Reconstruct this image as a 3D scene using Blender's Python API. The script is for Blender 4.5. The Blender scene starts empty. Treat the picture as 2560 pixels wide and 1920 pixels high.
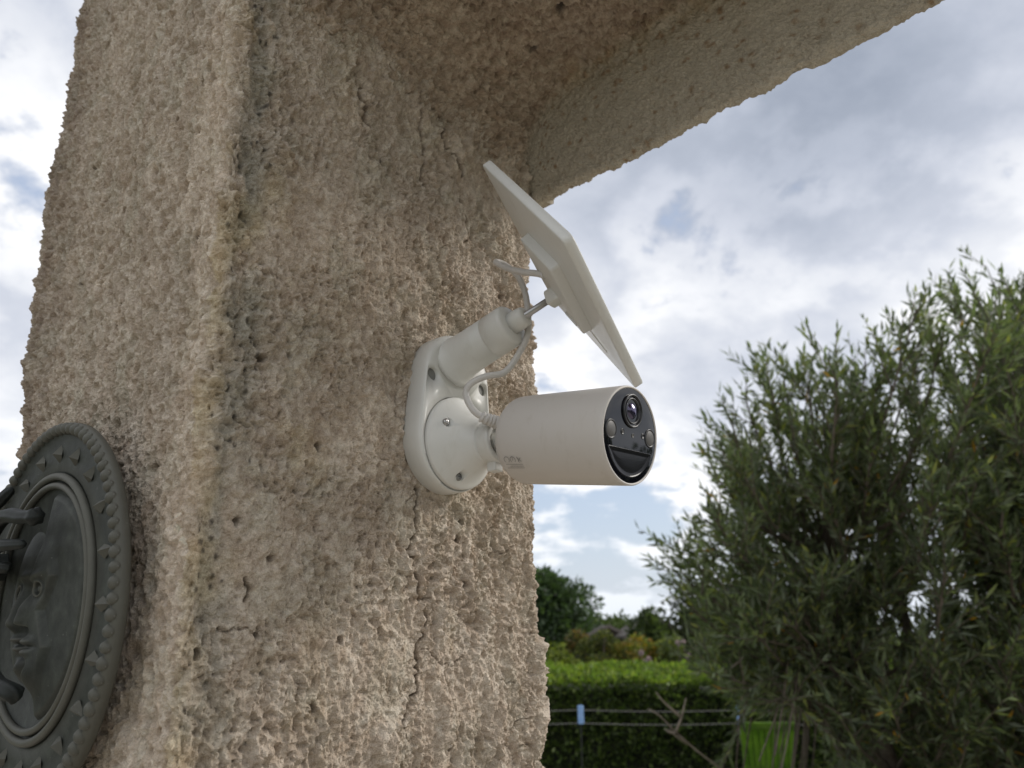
import bpy, math
import numpy as np
from mathutils import Matrix, Vector

R = math.radians
SC = bpy.context.scene
COL = SC.collection

# ------------------------------------------------------------------ camera
EYE = np.array([0.0, 0.0, 1.6])
TILT = R(19.5)
FPX = 1775.0                      # focal length of the photograph in its own pixels (2560 wide)
cam = bpy.data.cameras.new('camera')
cam.sensor_width = 36.0
cam.lens = 36.0 * FPX / 2560.0
cam.clip_start = 0.01
cam.clip_end = 2000
cam.dof.use_dof = True
cam.dof.focus_distance = 0.46
cam.dof.aperture_fstop = 10.5
cam_o = bpy.data.objects.new('camera', cam)
COL.objects.link(cam_o)
cam_o.location = EYE
cam_o.rotation_euler = (R(90) + TILT, 0, 0)
SC.camera = cam_o

# ------------------------------------------------------------------ sky
FW = np.array([0, math.cos(TILT), math.sin(TILT)])
UP = np.array([0, -math.sin(TILT), math.cos(TILT)])
RT = np.array([1.0, 0, 0])


def ray(x, y):
    return FW + RT * (x - 1280) / FPX + UP * (960 - y) / FPX


SUN_DIR = np.array([0.86, 0.14, 0.52])
SUN_DIR = SUN_DIR / np.linalg.norm(SUN_DIR)
SUN_EL = math.asin(SUN_DIR[2])
SUN_AZ = math.atan2(SUN_DIR[0], SUN_DIR[1])

world = bpy.data.worlds.new('World')
SC.world = world
world.use_nodes = True
WN = world.node_tree
for n in list(WN.nodes):
    WN.nodes.remove(n)


class NB:
    """small helper for building node trees"""
    def __init__(self, tree):
        self.t = tree

    def n(self, kind, **kw):
        nd = self.t.nodes.new(kind)
        for k, v in kw.items():
            setattr(nd, k, v)
        return nd

    def put(self, sock, v):
        if isinstance(v, bpy.types.NodeSocket):
            self.t.links.new(v, sock)
        else:
            sock.default_value = v

    def math(self, op, a, b=None, c=None, clamp=False):
        nd = self.n('ShaderNodeMath', operation=op, use_clamp=clamp)
        for i, v in enumerate((a, b, c)):
            if v is not None:
                self.put(nd.inputs[i], v)
        return nd.outputs[0]

    def vec(self, op, a, b=None):
        nd = self.n('ShaderNodeVectorMath', operation=op)
        self.put(nd.inputs[0], a)
        if b is not None:
            if op == 'SCALE':
                self.put(nd.inputs['Scale'], b)
            else:
                self.put(nd.inputs[1], b)
        return nd.outputs['Value'] if op in ('DOT_PRODUCT', 'LENGTH') else nd.outputs[0]

    def noise(self, v, scale, detail=6, rough=0.55, dist=0.0):
        nd = self.n('ShaderNodeTexNoise')
        self.put(nd.inputs['Vector'], v)
        nd.inputs['Scale'].default_value = scale
        nd.inputs['Detail'].default_value = detail
        nd.inputs['Roughness'].default_value = rough
        nd.inputs['Distortion'].default_value = dist
        return nd.outputs['Fac']

    def ramp(self, f, stops, interp='LINEAR'):
        nd = self.n('ShaderNodeValToRGB')
        nd.color_ramp.interpolation = interp
        el = nd.color_ramp.elements
        while len(el) < len(stops):
            el.new(0.5)
        for e, (p, c) in zip(el, stops):
            e.position = p
            e.color = tuple(c) + (1,) if len(c) == 3 else c
        self.put(nd.inputs[0], f)
        return nd.outputs[0]

    def mix(self, f, a, b, mode='MIX'):
        nd = self.n('ShaderNodeMix', data_type='RGBA', blend_type=mode)
        self.put(nd.inputs[0], f)
        self.put(nd.inputs[6], a if isinstance(a, bpy.types.NodeSocket) else tuple(a) + (1,) * (4 - len(a)))
        self.put(nd.inputs[7], b if isinstance(b, bpy.types.NodeSocket) else tuple(b) + (1,) * (4 - len(b)))
        return nd.outputs[2]


w = NB(WN)
tc = w.n('ShaderNodeTexCoord')
dirv = tc.outputs['Generated']
sep = w.n('ShaderNodeSeparateXYZ')
w.put(sep.inputs[0], dirv)
zc = w.math('MAXIMUM', sep.outputs[2], 0.0)
den = w.math('ADD', zc, 0.38)
comb = w.n('ShaderNodeCombineXYZ')
w.put(comb.inputs[0], w.math('DIVIDE', sep.outputs[0], den))
w.put(comb.inputs[1], w.math('DIVIDE', sep.outputs[1], den))
pv = comb.outputs[0]


def blob(px, py, width, gain):
    """cloud or gap centred on one direction of the sky"""
    d = ray(px, py)
    d = d / np.linalg.norm(d)
    dot = w.vec('DOT_PRODUCT', dirv, tuple(d))
    return w.math('MULTIPLY', w.math('POWER', w.math('MAXIMUM', dot, 0.0), 1.0 / (width * width)), gain)


def add(*s):
    o = s[0]
    for k in s[1:]:
        o = w.math('ADD', o, k)
    return o


big = w.noise(pv, 1.7, 9, 0.55, 0.1)
cum = w.noise(w.vec('ADD', pv, (3.1, 5.7, 0)), 3.6, 10, 0.58, 0.15)
wisp = w.noise(w.vec('ADD', pv, (7.3, 2.1, 0)), 2.0, 7, 0.5, 0.1)
cover = add(w.math('MULTIPLY', big, 0.85), w.math('MULTIPLY', cum, 0.75), -0.08,
            blob(1640, 690, 0.085, -0.21), blob(1900, 745, 0.07, -0.18), blob(1430, 1280, 0.10, -0.34),
            blob(60, 20, 0.12, -0.12), blob(1700, 820, 0.09, 0.16), blob(2200, 600, 0.2, 0.10))
cov = w.ramp(cover, [(0.46, (0, 0, 0)), (0.57, (1, 1, 1))], 'EASE')
rim = w.ramp(cover, [(0.50, (0, 0, 0)), (0.585, (1, 1, 1)), (0.72, (0, 0, 0))], 'EASE')
shade = add(w.math('MULTIPLY', wisp, 0.8), w.math('MULTIPLY', cum, 1.15), w.math('MULTIPLY', cover, -0.25), -0.10, w.math('MULTIPLY', rim, 0.26),
            blob(1850, 420, 0.20, -0.24), blob(1500, 500, 0.12, -0.14), blob(2250, 330, 0.16, -0.18), blob(60, 30, 0.12, -0.12),
            blob(1500, 760, 0.08, 0.05), blob(1760, 800, 0.08, 0.12), blob(2350, 640, 0.12, 0.16),
            blob(40, 450, 0.22, -0.14), blob(1450, 900, 0.2, 0.05))
ccol = w.ramp(shade, [(0.18, (0.235, 0.265, 0.325)), (0.40, (0.33, 0.36, 0.425)), (0.58, (0.44, 0.465, 0.525)), (0.74, (0.575, 0.59, 0.625)), (0.92, (0.74, 0.74, 0.75))])
horiz = w.math('POWER', w.math('SUBTRACT', 1.0, zc), 9.0)
ccol = w.mix(w.math('MULTIPLY', horiz, 0.55), ccol, (0.62, 0.66, 0.72))
sky = w.n('ShaderNodeTexSky', sky_type='NISHITA')
sky.sun_disc = False
sky.sun_elevation = SUN_EL
sky.sun_rotation = SUN_AZ
sky.air_density = 1.2
sky.dust_density = 2.5
blue = w.mix(0.55, sky.outputs[0], (3.7, 4.4, 5.9))       # thin high veil over the blue
colr = w.mix(cov, blue, w.vec('SCALE', ccol, 10.0))
colr = w.mix(w.math('MULTIPLY', horiz, 0.80), colr, (5.2, 5.65, 6.2))      # pale air low down
bg = w.n('ShaderNodeBackground')
w.put(bg.inputs[0], colr)
bg.inputs[1].default_value = 0.1
wo = w.n('ShaderNodeOutputWorld')
w.put(wo.inputs[0], bg.outputs[0])

sun = bpy.data.lights.new('sun', 'SUN')
sun.energy = 1.45
sun.angle = R(24)
sun.color = (1.0, 0.95, 0.88)
sun_o = bpy.data.objects.new('sun', sun)
COL.objects.link(sun_o)
sun_o.rotation_euler = Vector(-SUN_DIR).to_track_quat('-Z', 'Y').to_euler()

SC.view_settings.view_transform = 'Standard'
SC.view_settings.look = 'None'
SC.view_settings.exposure = 0.62
SC.view_settings.gamma = 1.0
SC.view_settings.use_curve_mapping = False
SC.render.engine = 'CYCLES'

# ------------------------------------------------------------------ helpers
RNG = np.random.default_rng(11)
A_ = R(40)
NBv = np.array([math.cos(A_), -math.sin(A_), 0])     # out of the reveal that carries the camera
TBv = np.array([math.sin(A_), math.cos(A_), 0])      # along the reveal, away from the viewer
NAv = -TBv                                           # out of the face that carries the plaque
ZV = np.array([0, 0, 1.0])
P0 = EYE + ray(1130, 1108) * 0.53


def at(x, y, depth):
    return EYE + ray(x, y) * depth


def at_y(x, y, wy):
    r = ray(x, y)
    return EYE + r * (wy / r[1])


def on_plane(x, y, p, n):
    r = ray(x, y)
    return EYE + r * (((p - EYE) @ n) / (r @ n))


def nrm(v):
    v = np.asarray(v, float)
    return v / (np.linalg.norm(v, axis=-1, keepdims=True) + 1e-12)


def link(o, parent=None):
    COL.objects.link(o)
    if parent is not None:
        o.parent = parent
    return o


def mesh_np(name, V, Q=None, mat=None, parent=None, smooth=True, colr=None, tris=None):
    V = np.asarray(V, np.float32).reshape(-1, 3)
    me = bpy.data.meshes.new(name)
    lists = []
    if Q is not None and len(Q):
        lists.append(np.asarray(Q, np.int32).reshape(-1, 4))
    if tris is not None and len(tris):
        lists.append(np.asarray(tris, np.int32).reshape(-1, 3))
    loops = np.concatenate([a.ravel() for a in lists])
    tot = np.concatenate([np.full(len(a), a.shape[1], np.int32) for a in lists])
    start = np.concatenate([[0], np.cumsum(tot)[:-1]]).astype(np.int32)
    me.vertices.add(len(V))
    me.vertices.foreach_set('co', V.ravel())
    me.loops.add(len(loops))
    me.loops.foreach_set('vertex_index', loops)
    me.polygons.add(len(tot))
    me.polygons.foreach_set('loop_start', start)
    me.polygons.foreach_set('loop_total', tot)
    me.update(calc_edges=True)
    me.polygons.foreach_set('use_smooth', np.full(len(tot), smooth, bool))
    if colr is not None:
        c = np.ones((len(V), 4), np.float32)
        c[:, :3] = colr
        at_ = me.color_attributes.new('Col', 'FLOAT_COLOR', 'POINT')
        at_.data.foreach_set('color', c.ravel())
    if mat is not None:
        me.materials.append(mat)
    o = bpy.data.objects.new(name, me)
    return link(o, parent)


def grid_quads(nr, nc, wrap=False):
    i = np.arange(nr - 1)[:, None]
    j = np.arange(nc if wrap else nc - 1)[None, :]
    j2 = (j + 1) % nc
    return np.stack([i * nc + j, i * nc + j2, (i + 1) * nc + j2, (i + 1) * nc + j], -1).reshape(-1, 4)


class Geo:
    """collects quads and triangles for one mesh"""
    def __init__(self):
        self.v, self.q, self.t, self.c, self.n = [], [], [], [], 0

    def add(self, V, Q=None, T=None, C=None):
        V = np.asarray(V, float).reshape(-1, 3)
        if Q is not None and len(Q):
            self.q.append(np.asarray(Q).reshape(-1, 4) + self.n)
        if T is not None and len(T):
            self.t.append(np.asarray(T).reshape(-1, 3) + self.n)
        self.v.append(V)
        if C is not None:
            self.c.append(np.broadcast_to(np.asarray(C, float), (len(V), 3)))
        self.n += len(V)
        return self

    def build(self, name, mat, parent=None, smooth=True):
        return mesh_np(name, np.concatenate(self.v), np.concatenate(self.q) if self.q else None, mat, parent, smooth,
                       np.concatenate(self.c) if self.c else None, np.concatenate(self.t) if self.t else None)


def lathe(profile, seg=48, cap0=True, cap1=True):
    """profile: list of (radius, z) -> V, Q, T around +Z"""
    pr = np.asarray(profile, float)
    a = np.linspace(0, 2 * np.pi, seg, endpoint=False)
    V = np.stack([pr[:, 0:1] * np.cos(a), pr[:, 0:1] * np.sin(a), np.repeat(pr[:, 1:2], seg, 1)], -1).reshape(-1, 3)
    Q = grid_quads(len(pr), seg, True)
    T = []
    V = list(V)
    n = len(pr) * seg
    if cap0:
        V.append((0, 0, pr[0, 1]))
        T += [(n, (k + 1) % seg, k) for k in range(seg)]
        n += 1
    if cap1:
        V.append((0, 0, pr[-1, 1]))
        b = (len(pr) - 1) * seg
        T += [(n, b + k, b + (k + 1) % seg) for k in range(seg)]
    return np.array(V), Q, np.array(T) if T else None


def tube(path, rad, seg=8, cap=True):
    p = np.asarray(path, float)
    n = len(p)
    r = np.broadcast_to(np.asarray(rad, float), (n,))
    t = nrm(np.gradient(p, axis=0))
    ref = np.array([0.31, 0.17, 0.93])
    u = nrm(np.cross(t, ref))
    v = np.cross(t, u)
    a = np.linspace(0, 2 * np.pi, seg, endpoint=False)
    V = (p[:, None] + r[:, None, None] * (np.cos(a)[None, :, None] * u[:, None] + np.sin(a)[None, :, None] * v[:, None])).reshape(-1, 3)
    Q = grid_quads(n, seg, True)
    T = None
    if cap:
        V = np.vstack([V, p[0], p[-1]])
        T = [(n * seg, (k + 1) % seg, k) for k in range(seg)] + [(n * seg + 1, (n - 1) * seg + k, (n - 1) * seg + (k + 1) % seg) for k in range(seg)]
    return V, Q, T


def spline(pts, n=60):
    """Catmull-Rom through points"""
    p = np.asarray(pts, float)
    p = np.vstack([2 * p[0] - p[1], p, 2 * p[-1] - p[-2]])
    out = []
    m = len(p) - 3
    for s in np.linspace(0, m - 1e-6, n):
        i = int(s)
        t = s - i
        a, b, c, d = p[i:i + 4]
        out.append(0.5 * ((2 * b) + (-a + c) * t + (2 * a - 5 * b + 4 * c - d) * t * t + (-a + 3 * b - 3 * c + d) * t ** 3))
    return np.array(out)


BOXQ = [(0, 3, 2, 1), (4, 5, 6, 7), (0, 1, 5, 4), (1, 2, 6, 5), (2, 3, 7, 6), (3, 0, 4, 7)]


def box(x0, x1, y0, y1, z0, z1):
    return np.array([(x0, y0, z0), (x1, y0, z0), (x1, y1, z0), (x0, y1, z0), (x0, y0, z1), (x1, y0, z1), (x1, y1, z1), (x0, y1, z1)], float), BOXQ


def bevel(o, wd, seg=2, angle=30):
    m = o.modifiers.new('bevel', 'BEVEL')
    m.width = wd
    m.segments = seg
    m.limit_method = 'ANGLE'
    m.angle_limit = R(angle)
    return o


def frame(o, X, Y, Z):
    M = Matrix.Identity(4)
    for i in range(3):
        M[i][0], M[i][1], M[i][2], M[i][3] = X[i], Y[i], Z[i], o[i]
    return M


def thing(name, label, cat, M=None, group=None):
    o = bpy.data.objects.new(name, None)
    o.empty_display_size = 0.05
    COL.objects.link(o)
    if M is not None:
        o.matrix_world = M
    return tag(o, label, cat, group)


def tag(o, label, cat, group=None):
    o['label'] = label
    o['category'] = cat
    if group:
        o['group'] = group
    return o


def structure(o):
    o['kind'] = 'structure'
    return o


# ---- 2-D noise in numpy (walls are real relief)
_perm = np.random.default_rng(5).permutation(512).astype(np.int64)


def _hash(ix, iy, seed):
    return _perm[(_perm[(ix + seed * 37) & 511] + iy + seed * 91) & 511]


def perlin(x, y, seed=0):
    ix, iy = np.floor(x).astype(np.int64), np.floor(y).astype(np.int64)
    fx, fy = x - ix, y - iy
    ux, uy = fx * fx * fx * (fx * (fx * 6 - 15) + 10), fy * fy * fy * (fy * (fy * 6 - 15) + 10)

    def g(dx, dy):
        a = _hash(ix + dx, iy + dy, seed) * (2 * np.pi / 512)
        return np.cos(a) * (fx - dx) + np.sin(a) * (fy - dy)
    return ((g(0, 0) * (1 - ux) + g(1, 0) * ux) * (1 - uy) + (g(0, 1) * (1 - ux) + g(1, 1) * ux) * uy) * 1.5


def fbm(x, y, octv=4, seed=0, gain=0.5):
    s, a, t = 0, 1.0, 0
    for k in range(octv):
        s = s + a * perlin(x * 2 ** k + 17.3 * k, y * 2 ** k + 9.1 * k, seed + k)
        t += a
        a *= gain
    return s / t * 1.3


def cells(x, y, seed=0, jit=0.9):
    """nearest feature point: distance, random value of that cell, second distance"""
    ix, iy = np.floor(x).astype(np.int64), np.floor(y).astype(np.int64)
    b1 = np.full(x.shape, 9.0)
    b2 = np.full(x.shape, 9.0)
    rv = np.zeros(x.shape)
    for dx in (-1, 0, 1):
        for dy in (-1, 0, 1):
            h = _hash(ix + dx, iy + dy, seed)
            h2 = _perm[(h + 71) & 511]
            d = np.hypot(ix + dx + 0.5 + jit * (h / 512 - 0.5) - x, iy + dy + 0.5 + jit * (h2 / 512 - 0.5) - y)
            m = d < b1
            b2 = np.where(m, b1, np.minimum(b2, d))
            rv = np.where(m, _perm[(h2 + 133) & 511] / 512, rv)
            b1 = np.where(m, d, b1)
    return b1, rv, b2


def smooth01(a, b, x):
    t = np.clip((x - a) / (b - a), 0, 1)
    return t * t * (3 - 2 * t)


# ------------------------------------------------------------------ materials
def material(name, fn):
    m = bpy.data.materials.new(name)
    m.use_nodes = True
    t = m.node_tree
    for n in list(t.nodes):
        t.nodes.remove(n)
    b = NB(t)
    out = b.n('ShaderNodeOutputMaterial')
    b.put(out.inputs[0], fn(b))
    return m


def principled(b, **kw):
    p = b.n('ShaderNodeBsdfPrincipled')
    for k, v in kw.items():
        b.put(p.inputs[k.replace('_', ' ')], v)
    return p.outputs[0]


def bump(b, h, strength, dist):
    nd = b.n('ShaderNodeBump')
    nd.inputs['Strength'].default_value = strength
    nd.inputs['Distance'].default_value = dist
    b.put(nd.inputs['Height'], h)
    return nd.outputs[0]


def obj_co(b):
    return b.n('ShaderNodeTexCoord').outputs['Object']


def stucco_fn(b):
    co = obj_co(b)
    at_ = b.n('ShaderNodeVertexColor', layer_name='Col')
    n1 = b.noise(co, 330, 6, 0.7)
    n2 = b.noise(co, 1400, 3, 0.6)
    c = b.mix(1.0, at_.outputs[0], b.ramp(n2, [(0.32, (0.80, 0.79, 0.78)), (0.68, (1.16, 1.16, 1.16))]), 'MULTIPLY')
    c = b.mix(1.0, c, b.ramp(n1, [(0.3, (0.80, 0.78, 0.76)), (0.7, (1.14, 1.14, 1.14))]), 'MULTIPLY')
    vo = b.n('ShaderNodeTexVoronoi')
    b.put(vo.inputs['Vector'], co)
    vo.inputs['Scale'].default_value = 420
    h = b.math('ADD', b.math('MULTIPLY', n1, 1.0), b.math('MULTIPLY', n2, 0.7))
    h = b.math('ADD', h, b.math('MULTIPLY', b.math('MINIMUM', vo.outputs['Distance'], 0.5), 0.8))
    return principled(b, Base_Color=c, Roughness=0.93, Specular_IOR_Level=0.2, Normal=bump(b, h, 0.8, 0.0022))


M_STUCCO = material('painted_roughcast', stucco_fn)


def plastic_fn(colr, rough, grain=0.0002):
    def f(b):
        co = obj_co(b)
        n = b.noise(co, 1800, 2, 0.5)
        d = b.noise(co, 45, 5, 0.6)
        dirt = b.noise(b.vec('MULTIPLY', co, (1.0, 0.35, 1.0)), 130, 6, 0.68)
        c = b.mix(b.math('MULTIPLY', d, 0.30), colr, tuple(x * k for x, k in zip(colr, (0.84, 0.80, 0.72))))
        c = b.mix(b.ramp(dirt, [(0.55, (0, 0, 0)), (0.80, (0.35, 0.35, 0.35))]), c, tuple(x * k for x, k in zip(colr, (0.70, 0.66, 0.58))))
        rg = b.math('ADD', b.math('MULTIPLY', d, 0.15), rough - 0.07)
        return principled(b, Base_Color=c, Roughness=rg, Specular_IOR_Level=0.4, Normal=bump(b, n, 0.12, grain))
    return f


M_WHITE = material('matt_white_plastic', plastic_fn((0.56, 0.53, 0.50), 0.45))
M_WHITE2 = material('satin_white_plastic', plastic_fn((0.66, 0.66, 0.635), 0.33))
M_HOLE = material('grey_plug', plastic_fn((0.22, 0.22, 0.21), 0.6))
M_CABLE = material('white_cable_sheath', plastic_fn((0.60, 0.58, 0.56), 0.4))
M_GLASSBLACK = material('gloss_black_face', lambda b: principled(b, Base_Color=(0.004, 0.004, 0.007, 1), Roughness=0.03, Specular_IOR_Level=0.5))
M_BLACKMATT = material('black_lens_barrel', lambda b: principled(b, Base_Color=(0.012, 0.012, 0.014, 1), Roughness=0.32))
M_LENS = material('coated_lens_glass', lambda b: principled(b, Base_Color=(0.012, 0.008, 0.02, 1), Roughness=0.02, Specular_IOR_Level=1.0, Coat_Weight=1.0, Coat_Roughness=0.02, Coat_Tint=(0.7, 0.6, 1.0, 1)))
M_LED = material('frosted_lamp_window', lambda b: principled(b, Base_Color=b.mix(b.noise(obj_co(b), 900, 3, 0.6), (0.07, 0.065, 0.06), (0.12, 0.115, 0.11)), Roughness=0.4, Specular_IOR_Level=0.3))
M_PIR = material('dark_sensor_window', lambda b: principled(b, Base_Color=(0.010, 0.010, 0.012, 1), Roughness=0.10, Specular_IOR_Level=0.2))
M_STEEL = material('brushed_steel', lambda b: principled(b, Base_Color=(0.42, 0.41, 0.40, 1), Metallic=1.0, Roughness=b.math('ADD', b.math('MULTIPLY', b.noise(obj_co(b), 700, 3, 0.6), 0.25), 0.2)))
M_INK = material('grey_printed_ink', lambda b: principled(b, Base_Color=(0.26, 0.25, 0.24, 1), Roughness=0.6))
M_CELL = material('solar_cell_glass', lambda b: principled(b, Base_Color=(0.01, 0.014, 0.035, 1), Roughness=0.12, Coat_Weight=0.8))


def bronze_fn(b):
    co = obj_co(b)
    n = b.noise(co, 90, 6, 0.65)
    f = b.noise(co, 900, 3, 0.6)
    c = b.ramp(n, [(0.3, (0.022, 0.024, 0.020)), (0.55, (0.044, 0.048, 0.040)), (0.75, (0.070, 0.078, 0.064))])
    pt = b.n('ShaderNodeNewGeometry').outputs['Pointiness']
    c = b.mix(b.math('MULTIPLY', b.ramp(pt, [(0.505, (0, 0, 0)), (0.55, (1, 1, 1))]), 0.6), c, (0.15, 0.145, 0.12))
    spk = b.ramp(b.noise(co, 420, 1, 0.5), [(0.76, (0, 0, 0)), (0.80, (1, 1, 1))])
    c = b.mix(b.math('MULTIPLY', spk, 0.5), c, (0.22, 0.22, 0.20))
    return principled(b, Base_Color=c, Metallic=0.25, Roughness=0.62, Specular_IOR_Level=0.4, Normal=bump(b, b.math('ADD', n, b.math('MULTIPLY', f, 0.4)), 0.35, 0.0009))


M_BRONZE = material('weathered_bronze', bronze_fn)
M_IRON = material('dark_patinated_iron', lambda b: principled(b, Base_Color=b.ramp(b.noise(obj_co(b), 160, 5, 0.6), [(0.3, (0.010, 0.012, 0.011)), (0.8, (0.028, 0.034, 0.030))]), Metallic=0.3, Roughness=0.6))


def leaf_fn(trans, rough=0.5):
    def f(b):
        at_ = b.n('ShaderNodeVertexColor', layer_name='Col').outputs[0]
        p = principled(b, Base_Color=at_, Roughness=rough, Specular_IOR_Level=0.35)
        tr = b.n('ShaderNodeBsdfTranslucent')
        b.put(tr.inputs[0], b.mix(1.0, at_, (1.3, 1.5, 0.6), 'MULTIPLY'))
        mx = b.n('ShaderNodeMixShader')
        mx.inputs[0].default_value = trans
        b.t.links.new(p, mx.inputs[1])
        b.t.links.new(tr.outputs[0], mx.inputs[2])
        return mx.outputs[0]
    return f


M_LEAF = material('foliage', leaf_fn(0.42))
M_PETAL = material('petals', leaf_fn(0.4, 0.7))
M_BARK = material('bark', lambda b: principled(b, Base_Color=b.ramp(b.noise(obj_co(b), 30, 6, 0.65), [(0.3, (0.07, 0.055, 0.042)), (0.7, (0.17, 0.14, 0.11))]), Roughness=0.9))
M_DEAD = material('bleached_dead_wood', lambda b: principled(b, Base_Color=b.ramp(b.noise(obj_co(b), 40, 5, 0.6), [(0.3, (0.20, 0.165, 0.13)), (0.7, (0.36, 0.31, 0.26))]), Roughness=0.9))
M_SHADE_CORE = material('hedge_shade_core', lambda b: principled(b, Base_Color=b.ramp(b.noise(obj_co(b), 9, 5, 0.6), [(0.35, (0.012, 0.015, 0.008)), (0.7, (0.035, 0.040, 0.020))]), Roughness=0.95))
M_TERRACE = material('pale_terrace_paving', lambda b: principled(b, Base_Color=b.ramp(b.noise(obj_co(b), 3, 8, 0.65), [(0.3, (0.36, 0.32, 0.27)), (0.7, (0.47, 0.43, 0.37))]), Roughness=0.9))
M_GROUND = material('garden_ground', lambda b: principled(b, Base_Color=b.ramp(b.noise(obj_co(b), 0.8, 8, 0.65), [(0.3, (0.05, 0.075, 0.022)), (0.7, (0.10, 0.11, 0.045))]), Roughness=0.95))
M_GALV = material('galvanised_wire', lambda b: principled(b, Base_Color=(0.22, 0.21, 0.20, 1), Metallic=0.3, Roughness=0.6))
M_BLUE = material('pale_blue_plastic', lambda b: principled(b, Base_Color=b.ramp(b.noise(obj_co(b), 25, 4, 0.6), [(0.3, (0.22, 0.40, 0.75)), (0.7, (0.34, 0.50, 0.80))]), Roughness=0.5))
M_POST = material('dark_metal_post', lambda b: principled(b, Base_Color=(0.03, 0.032, 0.03, 1), Roughness=0.7))


def chair_fn(b):
    n = b.noise(obj_co(b), 7, 6, 0.65)
    c = b.ramp(n, [(0.35, (0.11, 0.22, 0.030)), (0.65, (0.24, 0.36, 0.07))])
    p = principled(b, Base_Color=c, Roughness=0.4)
    tr = b.n('ShaderNodeBsdfTranslucent')
    b.put(tr.inputs[0], b.mix(1.0, c, (1.5, 1.5, 0.8), 'MULTIPLY'))
    mx = b.n('ShaderNodeMixShader')
    mx.inputs[0].default_value = 0.5
    b.t.links.new(p, mx.inputs[1])
    b.t.links.new(tr.outputs[0], mx.inputs[2])
    return mx.outputs[0]


M_CHAIR = material('translucent_green_plastic', chair_fn)
M_WALL = material('shed_boards', lambda b: principled(b, Base_Color=b.ramp(b.noise(obj_co(b), 4, 5, 0.6), [(0.3, (0.05, 0.04, 0.032)), (0.7, (0.08, 0.065, 0.05))]), Roughness=0.9))
M_ROOF = material('shed_roof', lambda b: principled(b, Base_Color=b.ramp(b.noise(obj_co(b), 5, 6, 0.65), [(0.3, (0.055, 0.048, 0.042)), (0.7, (0.09, 0.078, 0.068))]), Roughness=0.9))
M_TRIM = material('weathered_barge_board', lambda b: principled(b, Base_Color=(0.14, 0.12, 0.105, 1), Roughness=0.8))

# ------------------------------------------------------------------ ground
Vg, Qg = box(-600, 600, -600, 600, -0.5, 0.0)
structure(mesh_np('ground', Vg, Qg, M_GROUND, smooth=False))
Vg, Qg = box(-4.0, 3.4, -3.2, 2.6, -0.2, 0.03)
structure(bevel(mesh_np('terrace', Vg, Qg, M_TERRACE, smooth=False), 0.01))

# ------------------------------------------------------------------ pillar
EZ = EYE[2]
E1_Z = np.array([-1.6, -0.04, 0.02, 0.10, 0.17, 0.23, 0.33, 0.385, 1.2])
E1_S = np.array([-0.176, -0.182, -0.186, -0.188, -0.192, -0.196, -0.202, -0.206, -0.212])
E2_Z = np.array([-1.6, -0.09, -0.03, 0.06, 0.12, 0.2, 0.31, 0.40, 0.50, 1.2])
E2_S = np.array([0.118, 0.111, 0.108, 0.106, 0.106, 0.103, 0.096, 0.0945, 0.090, 0.088])
L_Z = np.array([-1.6, 0.12, 0.22, 0.29, 0.47, 0.56, 0.73, 1.2])
L_S = np.array([0.335, 0.345, 0.372, 0.385, 0.405, 0.425, 0.447, 0.47])

zr = np.concatenate([np.arange(-1.6, -0.18, 0.03), np.arange(-0.17, 0.75, 0.00095), np.arange(0.76, 1.21, 0.03)])
NRr = len(zr)
e1 = np.interp(zr, E1_Z, E1_S)[:, None]
e2 = np.interp(zr, E2_Z, E2_S)[:, None]
lw = np.interp(zr, L_Z, L_S)[:, None]
# local plan coordinates: a = along TB (back), o = along NB (out)
rL, r1, r2 = 0.058, 0.007, 0.009
NAc, NBc = 330, 330


def lin(a, b, n, end=False):
    return a + (b - a) * np.linspace(0, 1, n, endpoint=end)[None, :]


def arc(ca, co, r, t0, t1, n):
    t = np.linspace(R(t0), R(t1), n, endpoint=False)[None, :]
    return ca + r * np.cos(t), co + r * np.sin(t)


Sa, So = [], []


def seg(a, o):
    a, o = np.broadcast_arrays(a, o)
    Sa.append(np.broadcast_to(a, (NRr, a.shape[1])))
    So.append(np.broadcast_to(o, (NRr, a.shape[1])))


def seg_id(n):
    return n


z1 = np.zeros_like(e1)
seg(lin(e1 + 0.30, e1 + rL, 14), -lw + np.zeros((1, 14)))                       # hidden left side
a_, o_ = arc(e1 + rL, -lw + rL, rL, 270, 180, 44)
seg(a_, o_)                                                                     # rounded left corner
seg(e1 + np.zeros((1, NAc)), lin(-lw + rL, z1 - r1, NAc))                       # face with the plaque
a_, o_ = arc(e1 + r1, -r1, r1, 180, 90, 12)
seg(a_, o_)                                                                     # near corner
seg(lin(e1 + r1, e2 - r2, NBc), np.zeros((1, NBc)))                             # reveal with the camera
a_, o_ = arc(e2 - r2, -r2, r2, 90, 0, 12)
seg(a_, o_)
seg(e2 + np.zeros((1, 12)), lin(z1 - r2, z1 - 0.30, 12, True))                  # hidden back
PA = np.concatenate(Sa, 1)
PO = np.concatenate(So, 1)
NCc = PA.shape[1]
iA0, iA1 = 14, 14 + 44 + NAc
iB0, iB1 = iA1, iA1 + 12 + NBc + 12
mid = NRr // 2
u = np.concatenate([[0], np.cumsum(np.hypot(np.diff(PA[mid]), np.diff(PO[mid])))])
U = np.broadcast_to(u[None, :], PA.shape)
Z = np.broadcast_to(zr[:, None], PA.shape)
ta, to = np.gradient(PA, axis=1), np.gradient(PO, axis=1)
ln = np.hypot(ta, to) + 1e-12
na_, no_ = -to / ln, ta / ln            # outward normal in plan
if (na_[mid, 14 + 44 + 50]) > 0:
    na_, no_ = -na_, -no_
colidx = np.arange(NCc)
wB = smooth01(iB0 - 14, iB0 + 16, colidx)[None, :]
wL = 1 - smooth01(14 + 44 - 10, 14 + 44 + 110, colidx)[None, :]


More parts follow.
